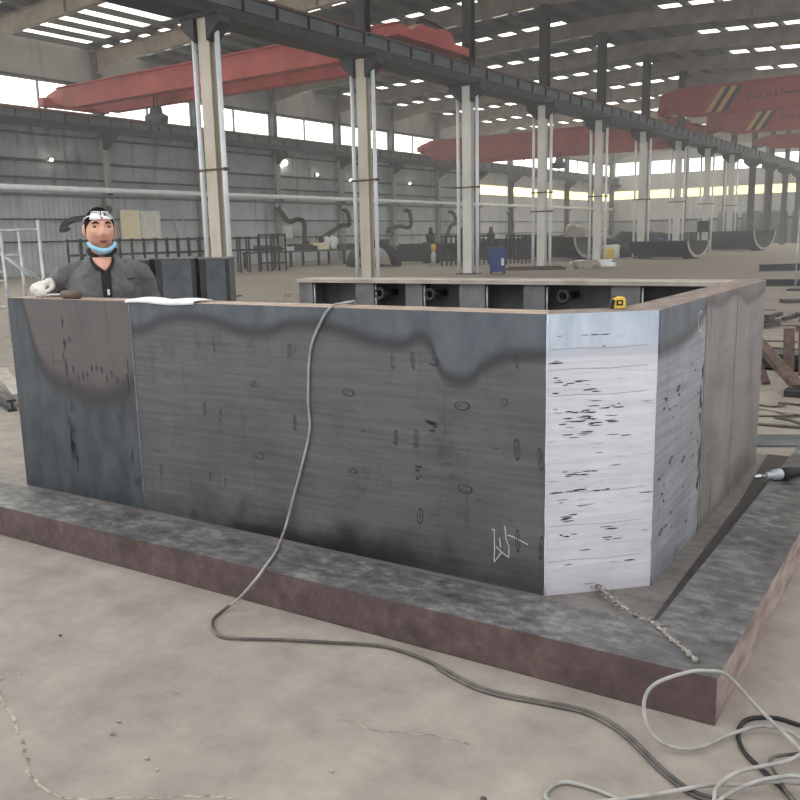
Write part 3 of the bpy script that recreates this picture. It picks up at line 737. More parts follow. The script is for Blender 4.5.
# tool on the wall top at the man's hand
Ew = (M_ - L_).normalized(); Nw = Vector((-Ew.y, Ew.x, 0))
def wp(u, w, z): q = L_ + Ew * u + Nw * w; return Vector((q.x, q.y, z))
HT = thing('hand_scraper', 'hand tool with thin steel rod and rusty round handle held under the white glove', 'hand tool', wp(.35, .05, ZT))
mb = MB(); mb.cyl(wp(.17, .05, ZT + .012), wp(.40, .05, ZT + .021), .006); mb.build('rod', M['galv'], HT)
mb = MB(); mb.ring([wp(.38, .05, ZT + .021), wp(.385, .05, ZT + .021), wp(.50, .05, ZT + .021), wp(.508, .05, ZT + .021)], [.012, .020, .0205, .016], 16); mb.build('handle', M['rust'], HT)
# hose down the front
M['hose'] = mottled('pale_hose', (128, 126, 122), (164, 162, 156), 14, .6)
M['hose_d'] = mottled('dirty_hose', (52, 49, 47), (98, 93, 87), 9, .6)
A_p = [on(M_, ef, -nf, 1.16, .6, -.165), on(M_, ef, -nf, 1.16, .95, -.163), on(M_, ef, -nf, 1.165, ZT + .002, -.156), on(M_, ef, -nf, 1.175, ZT + .014, -.11), on(M_, ef, -nf, 1.18, ZT + .013, -.04), on(M_, ef, -nf, 1.165, ZT + .004, .004), on(M_, ef, -nf, 1.116, 1.02, .009), on(M_, ef, -nf, 1.055, .9, .008), on(M_, ef, -nf, 1.034, .7, .008), on(M_, ef, -nf, 1.035, .575, .008), on(M_, ef, -nf, .981, .4, .01), on(M_, ef, -nf, .935, .27, .014), Vector((-2.357, 2.535, .16)), Vector((-2.216, 2.323, .149)), Vector((-2.135, 2.175, .15)), Vector((-2.118, 2.12, .135)), Vector((-2.145, 2.09, .09)), Vector((-2.2, 2.085, .035))]
B_p = [(-2.225, 2.04, .008), (-2.19, 1.95, .008), (-2.092, 1.886, .008), (-2.011, 1.905, .008), (-1.874, 1.98, .008), (-1.735, 2.045, .008), (-1.583, 2.115, .008), (-1.471, 2.125, .008), (-1.335, 2.105, .008), (-1.199, 2.067, .008), (-1.096, 2.064, .008), (-.953, 2.095, .008), (-.851, 2.11, .008), (-.761, 2.088, .008), (-.679, 2.038, .008), (-.589, 1.966, .008), (-.499, 1.914, .008), (-.429, 1.915, .008), (-.346, 1.94, .008), (-.2, 1.98, .008)]
H = thing('rubber_hose', 'long grey hose hanging over the front plate and running across the floor', 'hose', (-2.2, 1.9, 0))
pts = catmull(list(A_p) + [Vector(p) for p in B_p], 7)
mb = MB(); k = len(A_p) * 7 - 3
mb.ring(pts[:k + 1], .0052, 8, 0); mb.ring(pts[k:], .0052, 8, 1); mb.build('hose_line', [M['hose'], M['hose_d']], H)
mb = MB(); mb.ring(catmull([Vector(p) + Vector((-.0, -.011, -.002)) for p in B_p[8:]], 7), .0048, 8); tag(mb.build('twin_line', M['hose_d'], H), 'second dark hose beside it')
def hose(name, label, P, r, m, k=8, closed=False):
    mb = MB(); mb.ring(catmull(P, k, closed), r, 8, closed=closed); return solo(mb, name, M[m], label, 'hose')
hose('welding_cable', 'pale cable loop rising over the outer corner of the flange', [(-.26, 2.12, .012), (-.302, 2.192, .03), (-.423, 2.284, .06), (-.505, 2.262, .145), (-.55, 2.236, .158), (-.594, 2.205, .156), (-.66, 2.135, .135), (-.675, 2.09, .1), (-.65, 2.054, .05), (-.602, 2.049, .02), (-.534, 2.082, .014), (-.47, 2.204, .014), (-.409, 2.274, .02), (-.344, 2.274, .024), (-.311, 2.244, .03), (-.25, 2.2, .036)], .0052, 'hose')
hose('welding_cable', 'black cable loop on the floor right of the flange corner', [(-.25, 2.352, .006), (-.33, 2.356, .006), (-.397, 2.357, .006), (-.456, 2.309, .006), (-.462, 2.229, .006), (-.428, 2.148, .006), (-.37, 2.091, .006), (-.307, 2.035, .006), (-.271, 2.0, .006), (-.2, 1.98, .024)], .006, 'rubber')
hose('welding_cable', 'grey cable with a flat bend at the bottom, left of the coil', [(-.52, 1.80, .016), (-.599, 1.79, .006), (-.696, 1.794, .006), (-.768, 1.779, .006), (-.788, 1.726, .006), (-.769, 1.696, .006), (-.711, 1.717, .006), (-.572, 1.839, .01), (-.458, 1.938, .022), (-.39, 1.981, .022), (-.339, 2.023, .026), (-.278, 2.054, .026), (-.2, 2.05, .04)], .0054, 'hose')
hose('welding_cable', 'pale cable arching across the coil at the bottom right corner', [(-.43, 1.8, .01), (-.434, 1.878, .022), (-.438, 1.925, .034), (-.406, 2.007, .038), (-.322, 2.105, .04), (-.275, 2.17, .05), (-.2, 2.2, .05)], .0052, 'hose')
hose('welding_cable', 'pale cable crossing the lowest right corner of the floor', [(-.43, 1.84, .034), (-.408, 1.912, .034), (-.366, 1.988, .036), (-.324, 2.029, .04), (-.277, 2.04, .052), (-.2, 2.02, .052)], .0052, 'hose')
hose('welding_cable', 'dark thin cable squeezed along the coil beside the flange corner', [(-.2, 2.3, .01), (-.3, 2.2, .018), (-.36, 2.13, .02), (-.33, 2.06, .02), (-.27, 1.96, .03), (-.2, 1.9, .03)], .0048, 'hose_d')
# die grinder on the side flange
G = thing('die_grinder', 'silver and black die grinder lying on the right flange of the steel frame', 'grinder', (-.7, 4.5, ZS))
ga, gb = Vector((-.872, 4.215, ZS + .028)), Vector((-.62, 4.50, ZS + .034))
gd = (gb - ga).normalized()
def gp(t): return ga + gd * t
MB().ring([gp(0), gp(.012), gp(.03), gp(.05)], [.004, .012, .012, .008], 12).build('burr', M['chrome'], G)
MB().ring([gp(.045), gp(.075)], [.0055, .0055], 10).build('collet', M['galv'], G)
MB().ring([gp(.07), gp(.075), gp(.1), gp(.105), gp(.15), gp(.16)], [.014, .017, .017, .026, .028, .02], 18).build('body', M['galv'], G)
MB().ring([gp(.155), gp(.16), gp(.20), gp(.22), gp(.26), gp(.3), gp(.34)], [.02, .029, .029, .026, .022, .022, .018], 18).build('grip', M['rubber'], G)
MB().box(gp(.18).x - .02, gp(.18).x + .02, gp(.18).y - .03, gp(.18).y + .03, ZS + .002, ZS + .02).build('guard', M['rubber'], G)
MB().ring(catmull([gp(.33), gp(.4), gp(.5) + Vector((.1, 0, 0)), gp(.6) + Vector((.12, -.02, -.15)), gp(.75) + Vector((.2, -.05, -.185))], 6), .006, 8).build('air_hose', M['rubber'], G)

rn = random.Random(21)
for i in range(9):
    x, y = rn.uniform(-2.9, -.9), rn.uniform(1.25, 1.75); s_ = rn.uniform(.003, .007)
    mb = MB(); mb.ball((x, y, s_ * .6), s_ * 1.4, s_, s_ * .6, 8, 6, fn=lambda d, p: p * (1 + .3 * noise.noise(d * 2 + Vector((x * 9, 0, 0)))))
    solo(mb, 'concrete_chip', M['crack'] if i % 3 else M['offcut'], 'tiny chip lying on the bare concrete floor in front of the flange', 'chip', 'chips on the bare floor')
# ------------------------------------------------------------------ scrap pile right of the frame
SB = []
BX = thing('steel_channel', 'black steel channel on the floor under the rusty bars, right of the frame', 'steel channel', (-1.5, 8.6, 0))
mb = MB(); mb.box(-2.3, -.6, 8.75, 9.05, 0, .02).box(-2.3, -.6, 8.75, 8.77, 0, .12).box(-2.3, -.6, 9.03, 9.05, 0, .12); mb.build('channel', M['dark'], BX)
def flat(label, p, q, w, h, m='rust', group='rusty flat bars on the scrap pile', name='flat_bar'):
    mb = MB(); mb.bar(p, q, w, h); o = solo(mb, name, M[m], label, 'steel bar', group, bevel=.003); return o
flat('rusty flat bar standing upright, left one behind the diagonal bar', (-1.50, 8.5, .01), (-1.56, 8.72, .41), .095, .02)
flat('rusty flat bar standing upright, right one behind the diagonal bar', (-1.37, 8.5, .01), (-1.43, 8.72, .41), .095, .02)
flat('long rusty bar leaning diagonally across the upright bars', (-1.24, 7.5, .06), (-1.86, 8.3, .45), .1, .055)
flat('shorter rusty bar under the diagonal one, steeper, beside the frame', (-1.56, 7.85, .02), (-1.86, 8.42, .34), .065, .03)
mb = MB(); mb.box(-1.33, -1.15, 7.36, 7.46, 0, .055).box(-1.33, -1.15, 7.44, 7.46, 0, .065); solo(mb, 'steel_block', M['dark'], 'short black steel block at the foot of the diagonal rusty bar', 'steel block', bevel=.006)
k = 0
words = ['narrow', 'curved', 'short', 'long', 'bent', 'thin', 'broad', 'pointed', 'crooked', 'dark', 'rough', 'flat', 'twisted', 'small', 'straight', 'split']
rn = random.Random(11)
SC = []
for i in range(16):
    y = 6.2 + i * .17 if i < 6 else 10.4 + (i - 6) * .62
    xr = -.155 * y
    cxx = xr + rn.uniform(-.42, .18) * (y / 7); a = rn.uniform(-.5, .5); L = rn.uniform(.2, .5) * (1 if i < 6 else 1.7)
    z0 = .004
    m = 'paleoff' if i in (3, 8, 12) else 'offcut'
    P = [(cxx + L * (t - .5) * math.cos(a), y + L * (t - .5) * math.sin(a) + .05 * math.sin(t * 3.1) * rn.uniform(-1, 1), z0 + .02 * t * rn.random()) for t in (0, .25, .5, .75, 1)]
    mb = MB(); w = rn.uniform(.025, .06) * (1 if i < 6 else 1.8)
    for p, q in zip(P, P[1:]): mb.bar(p, q, w, .008)
    where = 'in front of the rusty bars' if i < 6 else 'behind the rusty bars'
    solo(mb, 'steel_offcut', M[m], f'{words[i]} {"pale" if m == "paleoff" else "dark"} steel offcut on the floor {where}', 'offcut', 'steel offcuts on the floor')
for i, (x, y, w, d, lab) in enumerate(((-1.75, 9.9, 1.2, .7, 'grey steel sheet lying flat just behind the rusty upright bars'), (-1.05, 5.75, .5, .3, 'small grey steel sheet lying among the offcuts in front of the rusty bars'))):
    mb = MB(); mb.box(-w / 2, w / 2, -d / 2, d / 2, 0, .012); solo(mb, 'steel_sheet', M['machine'], lab, 'steel sheet', loc=(x, y, .001), rz=.2 + i * .3)
# heap of dark small scrap
rn = random.Random(5)
for i in range(14):
    y = 13.0 + rn.uniform(-.5, .7); x = -.176 * y + rn.uniform(-.5, .45)
    a = rn.uniform(0, 3); L = rn.uniform(.15, .32)
    mb = MB(); mb.bar((x - L / 2 * math.cos(a), y - L / 2 * math.sin(a), .03 + .02 * (i % 4)), (x + L / 2 * math.cos(a), y + L / 2 * math.sin(a), .03 + .025 * ((i + 1) % 4)), .07, .05)
    tag(solo(mb, 'scrap_piece', M['offcut'], 'small dark scrap piece in the heap behind the rusty bars', 'scrap', 'dark scrap heap'))
def ibeam(label, p, q, h, m='dark'):
    p, q = Vector(p), Vector(q)
    mb = MB(); z = Vector((0, 0, 1)); mb.bar(p + z * .01, q + z * .01, h * .7, .02).bar(p + z * (h - .01), q + z * (h - .01), h * .7, .02).bar(p + z * h / 2, q + z * h / 2, .02, h - .04)
    return solo(mb, 'steel_beam', M[m], label, 'steel beam', 'steel beams lying on the floor')
ibeam('dark steel beam on the floor beyond the right end of the frame', (-4.6, 21.9, 0), (-2.6, 22.6, 0), .16)
ibeam('dark steel beam on the floor in front of the far half-pipe troughs', (-6.3, 29.6, 0), (-3.6, 32.4, 0), .22)
mb = MB(); mb.bar((-3.2, 17.0, .03), (-1.6, 17.8, .03), .3, .06); solo(mb, 'steel_sheet', M['offcut'], 'narrow dark steel sheet on the floor behind the scrap heap', 'steel sheet')
st = thing('steel_stand', 'thin pale pipe stand at the right edge of the photo', 'stand', (-3.4, 20.6, 0))
for dx in (0, .22): MB().cyl((-3.62 + dx, 20.6, 0), (-3.62 + dx, 20.6, 1.72), .014, n=8).build('pole', M['galv'], st)
MB().cyl((-3.62, 20.6, 1.65), (-3.2, 20.7, 1.65), .014, n=8).cyl((-3.62, 20.6, .12), (-3.3, 20.6, .8), .012, n=8).build('crossbar', M['galv'], st)
mb = MB(); mb.box(-3.75, -3.1, 20.4, 20.9, 0, .03); mb.build('foot_plate', M['dark'], st)

# ------------------------------------------------------------------ left edge, behind the man
flat('pale steel angle on the floor at the left edge, beside the flange', (-8.4, 4.85, .05), (-6.75, 4.05, .05), .12, .1, 'paleoff', None, 'steel_angle')
ibeam('dark steel beam on the floor at the left edge, in front of the pale angle', (-8.0, 4.35, 0), (-6.55, 3.85, 0), .1)
sc = thing('scaffold_frame', 'galvanised scaffold frame standing at the left edge behind the worker', 'scaffold', (-11.5, 6.9, 0))
sa, sb = Vector((-12.2, 6.2, 0)), Vector((-10.9, 7.07, 0)); sd = (sb - sa).normalized(); sq = Vector((-sd.y, sd.x, 0))
def sp_(u, w, z): q = sa + sd * u + sq * w; return (q.x, q.y, z)
LS = (sb - sa).length
for u, w, z in ((LS, 0, 1.68), (LS * .56, .9, 1.6), (LS * .66, .0, 1.58), (0, 0, 1.66), (0, .9, 1.6)): MB().cyl(sp_(u, w, 0), sp_(u, w, z), .022, n=10).build('upright', M['galv'], sc)
for (a, b) in (((0, 0, 1.55), (LS, 0, 1.55)), ((0, .9, 1.2), (LS * .56, .9, 1.2)), ((0, 0, .98), (LS * .66, 0, .98)), ((0, 0, .86), (LS * .66, 0, .86)), ((0, 0, .5), (LS, 0, .5))): MB().cyl(sp_(*a), sp_(*b), .018, n=8).build('rail', M['galv'], sc)
for (a, b) in (((LS * .5, 0, 1.4), (LS * .95, .4, .75)), ((LS * .66, 0, 1.2), (LS * .9, 0, .9))): MB().cyl(sp_(*a), sp_(*b), .014, n=8).build('brace', M['galv'], sc)
# grey box sections behind the worker
def boxsec(label, c, w, d, h, rz):
    r = thing('steel_box_section', label, 'steel box', c, 'steel box sections behind the worker', rz)
    mb = MB(); mb.box(-w / 2, w / 2, -d / 2, d / 2, 0, h - .02); mb.build('shell', M['machine'], r, local=True)
    MB().box(-w / 2 - .02, w / 2 + .02, -d / 2 - .02, d / 2 + .02, h - .02, h).build('lid_plate', M['inner'], r, local=True)
    MB().box(-w / 2 - .006, -w / 2 + .07, -d / 2 - .012, -d / 2, 0, h - .02).build('corner_strip', M['dark'], r, local=True)
    MB().box(w / 2 - .05, w / 2 + .006, -d / 2 - .012, -d / 2, 0, h - .02).build('corner_strip', M['dark'], r, local=True)
boxsec('narrow dark steel box section behind the worker, left of the grey pair', (-9.84, 8.0, 0), .18, .4, 1.12, .6)
boxsec('wide grey steel box section behind the worker, middle one', (-9.47, 8.26, 0), .54, .4, 1.13, .6)
boxsec('grey steel box section behind the worker, right one with a bluish face', (-9.03, 8.57, 0), .40, .4, 1.12, .6)
# pale bars stacked left of the ribbed back wall
rn = random.Random(2)
for i, (lab, z, dy) in enumerate((('lowest of the long pale bars lying left of the ribbed back plate', .18, 0), ('second long pale bar lying left of the ribbed back plate', .3, .35), ('third long pale bar, tilted, left of the ribbed back plate', .42, .7), ('topmost of the long pale bars left of the ribbed back plate', .5, 1.1))):
    flat(lab, (-10.3 + .2 * i, 10.2 + dy, z), (-7.2 + .3 * i, 11.9 + dy, z + .06 - .03 * i), .09, .07, 'paleoff', 'pale bars on trestles')
for i, (x, y) in enumerate(((-9.9, 10.9), (-7.9, 12.2))):
    mb = MB(); mb.box(x - .5, x + .5, y - .9, y + .9, 0, .1).box(x - .1, x + .1, y - .9, y + .9, .1, .14)
    solo(mb, 'dunnage_block', M['dark'], ('left' if i == 0 else 'right') + ' dark block under the long pale bars', 'block', 'blocks under the pale bars', rz=0)

# ------------------------------------------------------------------ left bay: wall equipment
pp = thing('duct_pipe', 'long pale pipe running along the stained left wall above the hoses', 'pipe', (XW + .55, 40, 3.8))
MB().cyl((XW + .55, 14.2, 3.82), (XW + .55, 92, 3.82), .13, n=14).build('pipe_run', M['tube'], pp)
for n in range(1, 15): MB().box(XW + .41, XW + .66, YL(n) - .06, YL(n) + .06, 3.6, 3.69).build('bracket', M['dark'], pp)
MB().cyl((XW + .52, 14.2, 3.53), (XW + .52, 60, 3.53), .07, n=10).build('lower_pipe', M['machine'], pp)
def fume(label, y, pts):
    r = thing('fume_extraction_arm', label, 'extraction arm', (XW + .5, y, 3.4), 'black fume hoses on the left wall')
    P = catmull([(XW + .6 + x, y + dy, min(z, 3.24)) for x, dy, z in pts], 6)
    MB().ring(P, [.13 + .018 * (i % 2) for i in range(len(P))], 10).build('hose', M['rubber'], r)
    MB().cyl((XW + .6, y, 3.2), (XW + .6, y, 3.44), .1, n=10).build('stub', M['galv'], r)
    e = P[-1]; MB().ring([e, e + Vector((.1, 0, -.22))], [.14, .26], 12).build('hood', M['black'], r)
fume('black fume hose right of the light box on the left wall, bent down twice', 38.3, [(0, 0, 3.4), (.1, .3, 2.9), (.2, .8, 2.4), (.3, 1.5, 2.55), (.4, 1.9, 2.3), (.4, 1.9, 1.3)])
fume('black fume hose reaching left and down, just left of the second column', 44.6, [(0, 0, 3.4), (.1, .35, 2.9), (.1, .4, 2.2), (.3, -.6, 2.15), (.4, -1.4, 1.9), (.5, -3.0, 1.35)])
fume('black fume hose bent in a hook, right of the second column', 51.6, [(0, 0, 3.4), (.1, .5, 3.1), (.1, .7, 2.3), (.3, 0, 2.0), (.4, -1.2, 2.1), (.4, -2.6, 1.9)])
fume('black fume hose left of the third column, bent like a hook', 57.7, [(0, 0, 3.4), (.1, .6, 3.0), (.1, .8, 2.3), (.3, 0, 2.2), (.4, -.6, 1.9), (.4, -1.4, .9)])
fume('black fume hose stretched towards the worker above the scaffold frame', 26.6, [(0, 0, 3.0), (.1, -.3, 2.75), (.2, -1.2, 2.55), (.3, -2.2, 2.45), (.3, -2.8, 2.2)])
fume('small black fume hose against the pale far wall, right of the third column', 67.5, [(0, 0, 3.2), (.1, .3, 2.9), (.2, .5, 2.2), (.3, .2, 1.5)])
fume('slanting black fume hose against the pale far wall, left of the fourth column', 74.5, [(0, 0, 3.2), (.1, -.1, 2.4), (.2, -.6, 1.7), (.3, -1.2, 1.1)])
nbd = thing('notice_board', 'cream and white notice board on the left wall behind the worker', 'notice board', (XW + .2, 28.6, 1.4))
MB().box(XW + .12, XW + .18, 27.5, 28.68, 1.42, 2.95).build('board', M['beige'], nbd); tag(MB().box(XW + .12, XW + .19, 28.72, 29.95, 1.42, 2.92).build('board', M['white'], nbd), 'white board')
ld = thing('ladder', 'short pale ladder leaning on the left wall beside the first column', 'ladder', (XW + .6, 31.2, 0))
for dy in (0, .62): MB().bar((XW + .7, 31.0 + dy, .0), (XW + .15, 30.8 + dy, 2.85), .07, .05).build('side_rail', M['galv'], ld)
for z in (.4, .8, 1.2, 1.6, 2.0, 2.4, 2.7): t_ = z / 2.85; MB().bar((XW + .7 - .55 * t_, 31.0 - .2 * t_, z), (XW + .7 - .55 * t_, 31.62 - .2 * t_, z), .05, .04).build('rung', M['galv'], ld)
eb_ = thing('electric_box', 'small white electric box on the left wall under the first fume hose', 'electric box', (XW + .3, 38.6, 1.35))
MB().box(XW + .12, XW + .3, 39.05, 39.95, 1.4, 2.15).build('case', M['white'], eb_, .02); MB().box(XW + .3, XW + .32, 39.1, 39.9, 1.45, 2.1).build('door', M['white'], eb_)
for i, (y, z, lab) in enumerate(((39.6, 5.85, 'bright lamp glowing on the left wall between the first two columns'), (42.6, 5.3, 'small lit lamp on the left wall left of the second column'), (46.0, 5.1, 'small lit lamp on the left wall just behind the second column'), (53.0, 5.15, 'small lit lamp on the left wall right of the second column'), (24.0, 5.1, 'small lit lamp on the left wall above the scaffold frame'))):
    lp = thing('wall_lamp', lab, 'lamp', (XW + .2, y, z), 'lamps on the left wall')
    r_ = .17 if i == 0 else .07
    MB().box(XW, XW + .12, y - .08, y + .08, z - .08, z + .08).build('bracket', M['dark'], lp); MB().ball((XW + .2, y, z), r_, r_, r_, 12, 8).build('bulb', M['lamp'], lp)

# racks and tables
def rack(name, label, x, y0, y1, h, levels, step, m='dark', depth=.7, shelf=False):
    r = thing(name, label, 'rack', (x, (y0 + y1) / 2, 0))
    y = y0
    while y <= y1 + .01:
        MB().box(x - .03, x + .03, y - .03, y + .03, 0, h).build('post', M[m], r); MB().box(x - depth - .03, x - depth + .03, y - .03, y + .03, 0, h).build('post', M[m], r); y += step
    for z in levels:
        MB().box(x - .03, x + .03, y0, y1, z - .04, z + .04).build('rail', M[m], r); MB().box(x - depth - .03, x - depth + .03, y0, y1, z - .04, z + .04).build('rail', M[m], r)
rack('storage_rack', 'long low black rack with many posts behind the worker', -26.2, 18.5, 27.4, 1.52, (1.45, .95), .55)
rack('steel_frame_rack', 'taller black steel frame with open bays right of the first column', -26.0, 27.9, 28.8, 1.62, (1.55, .95, .35), .45)
rack('cage_rack', 'black cage rack left of the third column', -19.6, 33.2, 36.2, 1.38, (1.32, .85, .3), .42, depth=1.0)
rack('cage_rack', 'low black rack between the third column and the blue bin', -18.2, 36.4, 39.6, 1.35, (1.28, .75), .4, depth=.8)
def table(label, x, y0, y1, h=.8):
    r = thing('work_table', label, 'table', (x, (y0 + y1) / 2, 0), 'work tables along the left wall')
    MB().box(x - 1.2, x, y0, y1, h - .08, h).build('table_top', M['machine'], r)
    n = max(2, int((y1 - y0) / 2) + 1)
    for i in range(n):
        y = y0 + .1 + (y1 - y0 - .2) * i / (n - 1); MB().box(x - .12, x - .02, y - .05, y + .05, 0, h - .08).build('leg', M['dark'], r); MB().box(x - 1.18, x - 1.08, y - .05, y + .05, 0, h - .08).build('leg', M['dark'], r)
table('grey work table with scrap on it between the first and second columns', -28.6, 29.9, 38.6)
table('grey work table partly behind the second column', -28.6, 39.2, 43.0, .85)
items = [('carton', 'beige', 'beige carton on the work table left of the second column', 34.93, .85, .34, .5), ('white_bag', 'paper', 'white crumpled bag on the work table beside the beige carton', 35.78, .6, .62, .5), ('white_sheet', 'paper', 'flat white sheet on the work table', 32.15, .8, .2, .6), ('tool_box', 'machine', 'grey tool box at the near end of the work table', 30.6, .7, .3, .5), ('steel_part', 'dark', 'dark steel part on the work table beside the tool box', 31.4, .6, .24, .6), ('steel_part', 'offcut', 'rough steel part in the middle of the work table', 33.56, .9, .3, .6), ('steel_part', 'dark', 'dark long steel part at the far end of the work table', 37.55, 1.4, .26, .5), ('steel_part', 'offcut', 'small rough steel part next to the white sheet', 32.83, .5, .34, .4), ('steel_part', 'machine', 'grey steel part between the white bag and the far end', 36.45, .5, .22, .7), ('steel_part', 'dark', 'dark flat steel part just left of the beige carton', 34.25, .3, .2, .5), ('toolbox', 'black', 'black box on the table behind the second column', 40.2, 1.2, .4, .6)]
def lump(mb, c, w, d, h, amp=.25, seed=0):
    c = Vector(c)
    def fn(dv, p):
        k = 1 + amp * noise.noise(dv * 1.9 + Vector((seed, 0, 0)))
        q = Vector((max(-.8, min(.8, dv.x * 1.2)) * w / 1.6, max(-.8, min(.8, dv.y * 1.2)) * d / 1.6, max(-.8, min(.8, dv.z * 1.2)) * h / 1.6)) * k
        q.z = max(q.z, -h / 2); return q
    return mb.ball(c + Vector((0, 0, h / 2)), 1, 1, 1, 16, 10, fn=fn)
for i, (nm, m, lab, y, w, h, d) in enumerate(items):
    mb = MB(); zt = .8 if i < 10 else .85
    if nm in ('white_bag',): lump(mb, (-29.1, y, zt), d, w, h, .5, i)
    else: mb.box(-29.1 - d / 2, -29.1 + d / 2, y - w / 2, y + w / 2, zt, zt + h * .85); mb.box(-29.1 - d / 2 - .02, -29.1 + d / 2 + .02, y - w / 2 - .02, y + w / 2 + .02, zt + h * .85, zt + h)
    solo(mb, nm, M[m], lab, nm.replace('_', ' '), bevel=0 if nm == 'white_bag' else .015)
# arch-like dark pipe shell and machines by it
def shell(label, c, axis, R, length, a0, a1, th=.06, m='dark', group='dark half-pipe troughs', name='half_pipe', rimm='paleoff'):
    if name == 'half_pipe': m = 'trough'
    c = Vector(c); ax = Vector(axis).normalized(); s = Vector((-ax.y, ax.x, 0)); mb = MB(); k = 28; vs = []; fs = []
    for i in range(k + 1):
        a = a0 + (a1 - a0) * i / k; d = s * math.cos(a) + Vector((0, 0, 1)) * math.sin(a)
        for e in (0, length):
            for r in (R, R - th): vs.append(c + ax * e + d * r)
    for i in range(k):
        b, n_ = 4 * i, 4 * i + 4
        fs += [(b, b + 2, n_ + 2, n_), (b + 1, n_ + 1, n_ + 3, b + 3), (b, n_, n_ + 1, b + 1), (b + 2, b + 3, n_ + 3, n_ + 2)]
    fs += [(0, 1, 3, 2), (4 * k, 4 * k + 2, 4 * k + 3, 4 * k + 1)]
    mb.add(vs, fs, 0)
    r = thing(name, label, 'half pipe', (c.x, c.y, 0), group)
    mb.build('shell', M[m], r)
    rim = MB(); vs = []; fs = []
    for i in range(k + 1):
        a = a0 + (a1 - a0) * i / k; d = s * math.cos(a) + Vector((0, 0, 1)) * math.sin(a)
        vs += [c + ax * -.012 + d * R, c + ax * -.012 + d * (R - th * 2.2), c + d * R, c + d * (R - th * 2.2)]
        if i: b = 4 * i - 4; fs += [(b, b + 4, b + 5, b + 1), (b, b + 2, b + 6, b + 4), (b + 1, b + 5, b + 7, b + 3)]
    rim.add(vs, fs); rim.build('cut_rim', M[rimm], r)
    for e in (.4, length - .4):
        q = c + ax * e; mb = MB(); mb.bar(q - s * R * .55 + Vector((0, 0, .05 - q.z)), q + s * R * .55 + Vector((0, 0, .05 - q.z)), .2, .1); mb.build('cradle', M['dark'], r)
shell('dark pipe shell arched like a tunnel right of the second column', (-23.6, 32.4, .02), (-.75, .66, 0), 1.15, 1.8, 0, PI, .1, group=None, name='pipe_shell', rimm='dark')
shell('nearest dark half-pipe trough in front of the sixth column', (-11.9, 42.6, .92), (-.93, .37, 0), .85, 3.6, PI * 1.02, PI * 1.98)
shell('farther dark half-pipe trough, right of and behind the nearest one', (-12.4, 59.2, 1.26), (-.93, .37, 0), 1.2, 5.9, PI * 1.0, PI * 2.0)
shell('dark half-pipe trough between the fourth and fifth columns', (-17.0, 41.4, 1.15), (-.93, .37, 0), 1.05, 5.2, PI * 1.0, PI * 2.0)
for i, (x, y, lab) in enumerate(((-24.2, 37.95, 'left of the three small dark machines behind the arched pipe shell'), (-23.6, 40.2, 'middle of the three small dark machines behind the arched pipe shell'), (-23.1, 42.4, 'right of the three small dark machines behind the arched pipe shell'))):
    r = thing('bench_machine', lab, 'machine', (x, y, 0), 'small machines on stands')
    MB().box(x - .3, x + .3, y - .35, y + .35, 0, 1.05).build('stand', M['dark'], r); MB().loft([(x, y, 1.05, .2, .2), (x, y, 1.35, .22, .3), (x, y, 1.5, .12, .14), (x, y, 1.8, .1, .1)], 12).build('head', M['black'], r); MB().cyl((x, y - .4, 1.4), (x, y + .3, 1.45), .06, n=10).build('spindle', M['dark'], r)
mb = MB(); mb.box(-25.5, -21.0, 36.9, 37.4, .1, 1.0); mb.box(-24.4, -22.4, 43.2, 44.2, 0, 1.0); solo(mb, 'machine_bed', M['dark'], 'long dark machine bed behind the arched pipe shell', 'machine bed')
r = thing('gas_bottle', 'small yellow-topped gas bottle left of the black cage rack', 'gas bottle', (-21.0, 33.15, 0))
MB().loft([(-21.0, 33.15, 0, .12, .12), (-21.0, 33.15, .55, .12, .12), (-21.0, 33.15, .7, .06, .06)], 14).build('bottle', M['galv'], r); MB().loft([(-21.0, 33.15, .7, .1, .1), (-21.0, 33.15, .95, .12, .12), (-21.0, 33.15, 1.0, .05, .05)], 14).build('guard_cap', M['yellow'], r)
# blue wheelie bin
bn = thing('wheeled_bin', 'blue wheeled bin on the floor right of the third column', 'bin', (-14.42, 26.95, 0), rz=.5)
mb = MB(); a, b = .26, .33
mb.add([(-a, -a, .08), (a, -a, .08), (a, a, .08), (-a, a, .08), (-b, -b, .86), (b, -b, .86), (b, b, .86), (-b, b, .86)], [(3, 2, 1, 0), (0, 1, 5, 4), (1, 2, 6, 5), (2, 3, 7, 6), (3, 0, 4, 7), (4, 5, 6, 7)]); mb.build('tub', M['blue'], bn, .02, local=True)
MB().box(-.36, .36, -.37, .37, .86, .90).build('lid', M['blue'], bn, .015, local=True)
MB().cyl((-.3, .38, .88), (.3, .38, .88), .02, n=8).build('handle', M['blue'], bn, local=True)
for s_ in (-1, 1): MB().cyl((s_ * .2, .26, .09), (s_ * .26, .26, .09), .09, n=14).build('wheel', M['rubber'], bn, local=True)
MB().box(.12, .22, -.345, -.33, .3, .55).build('label_patch', M['white'], bn, local=True)
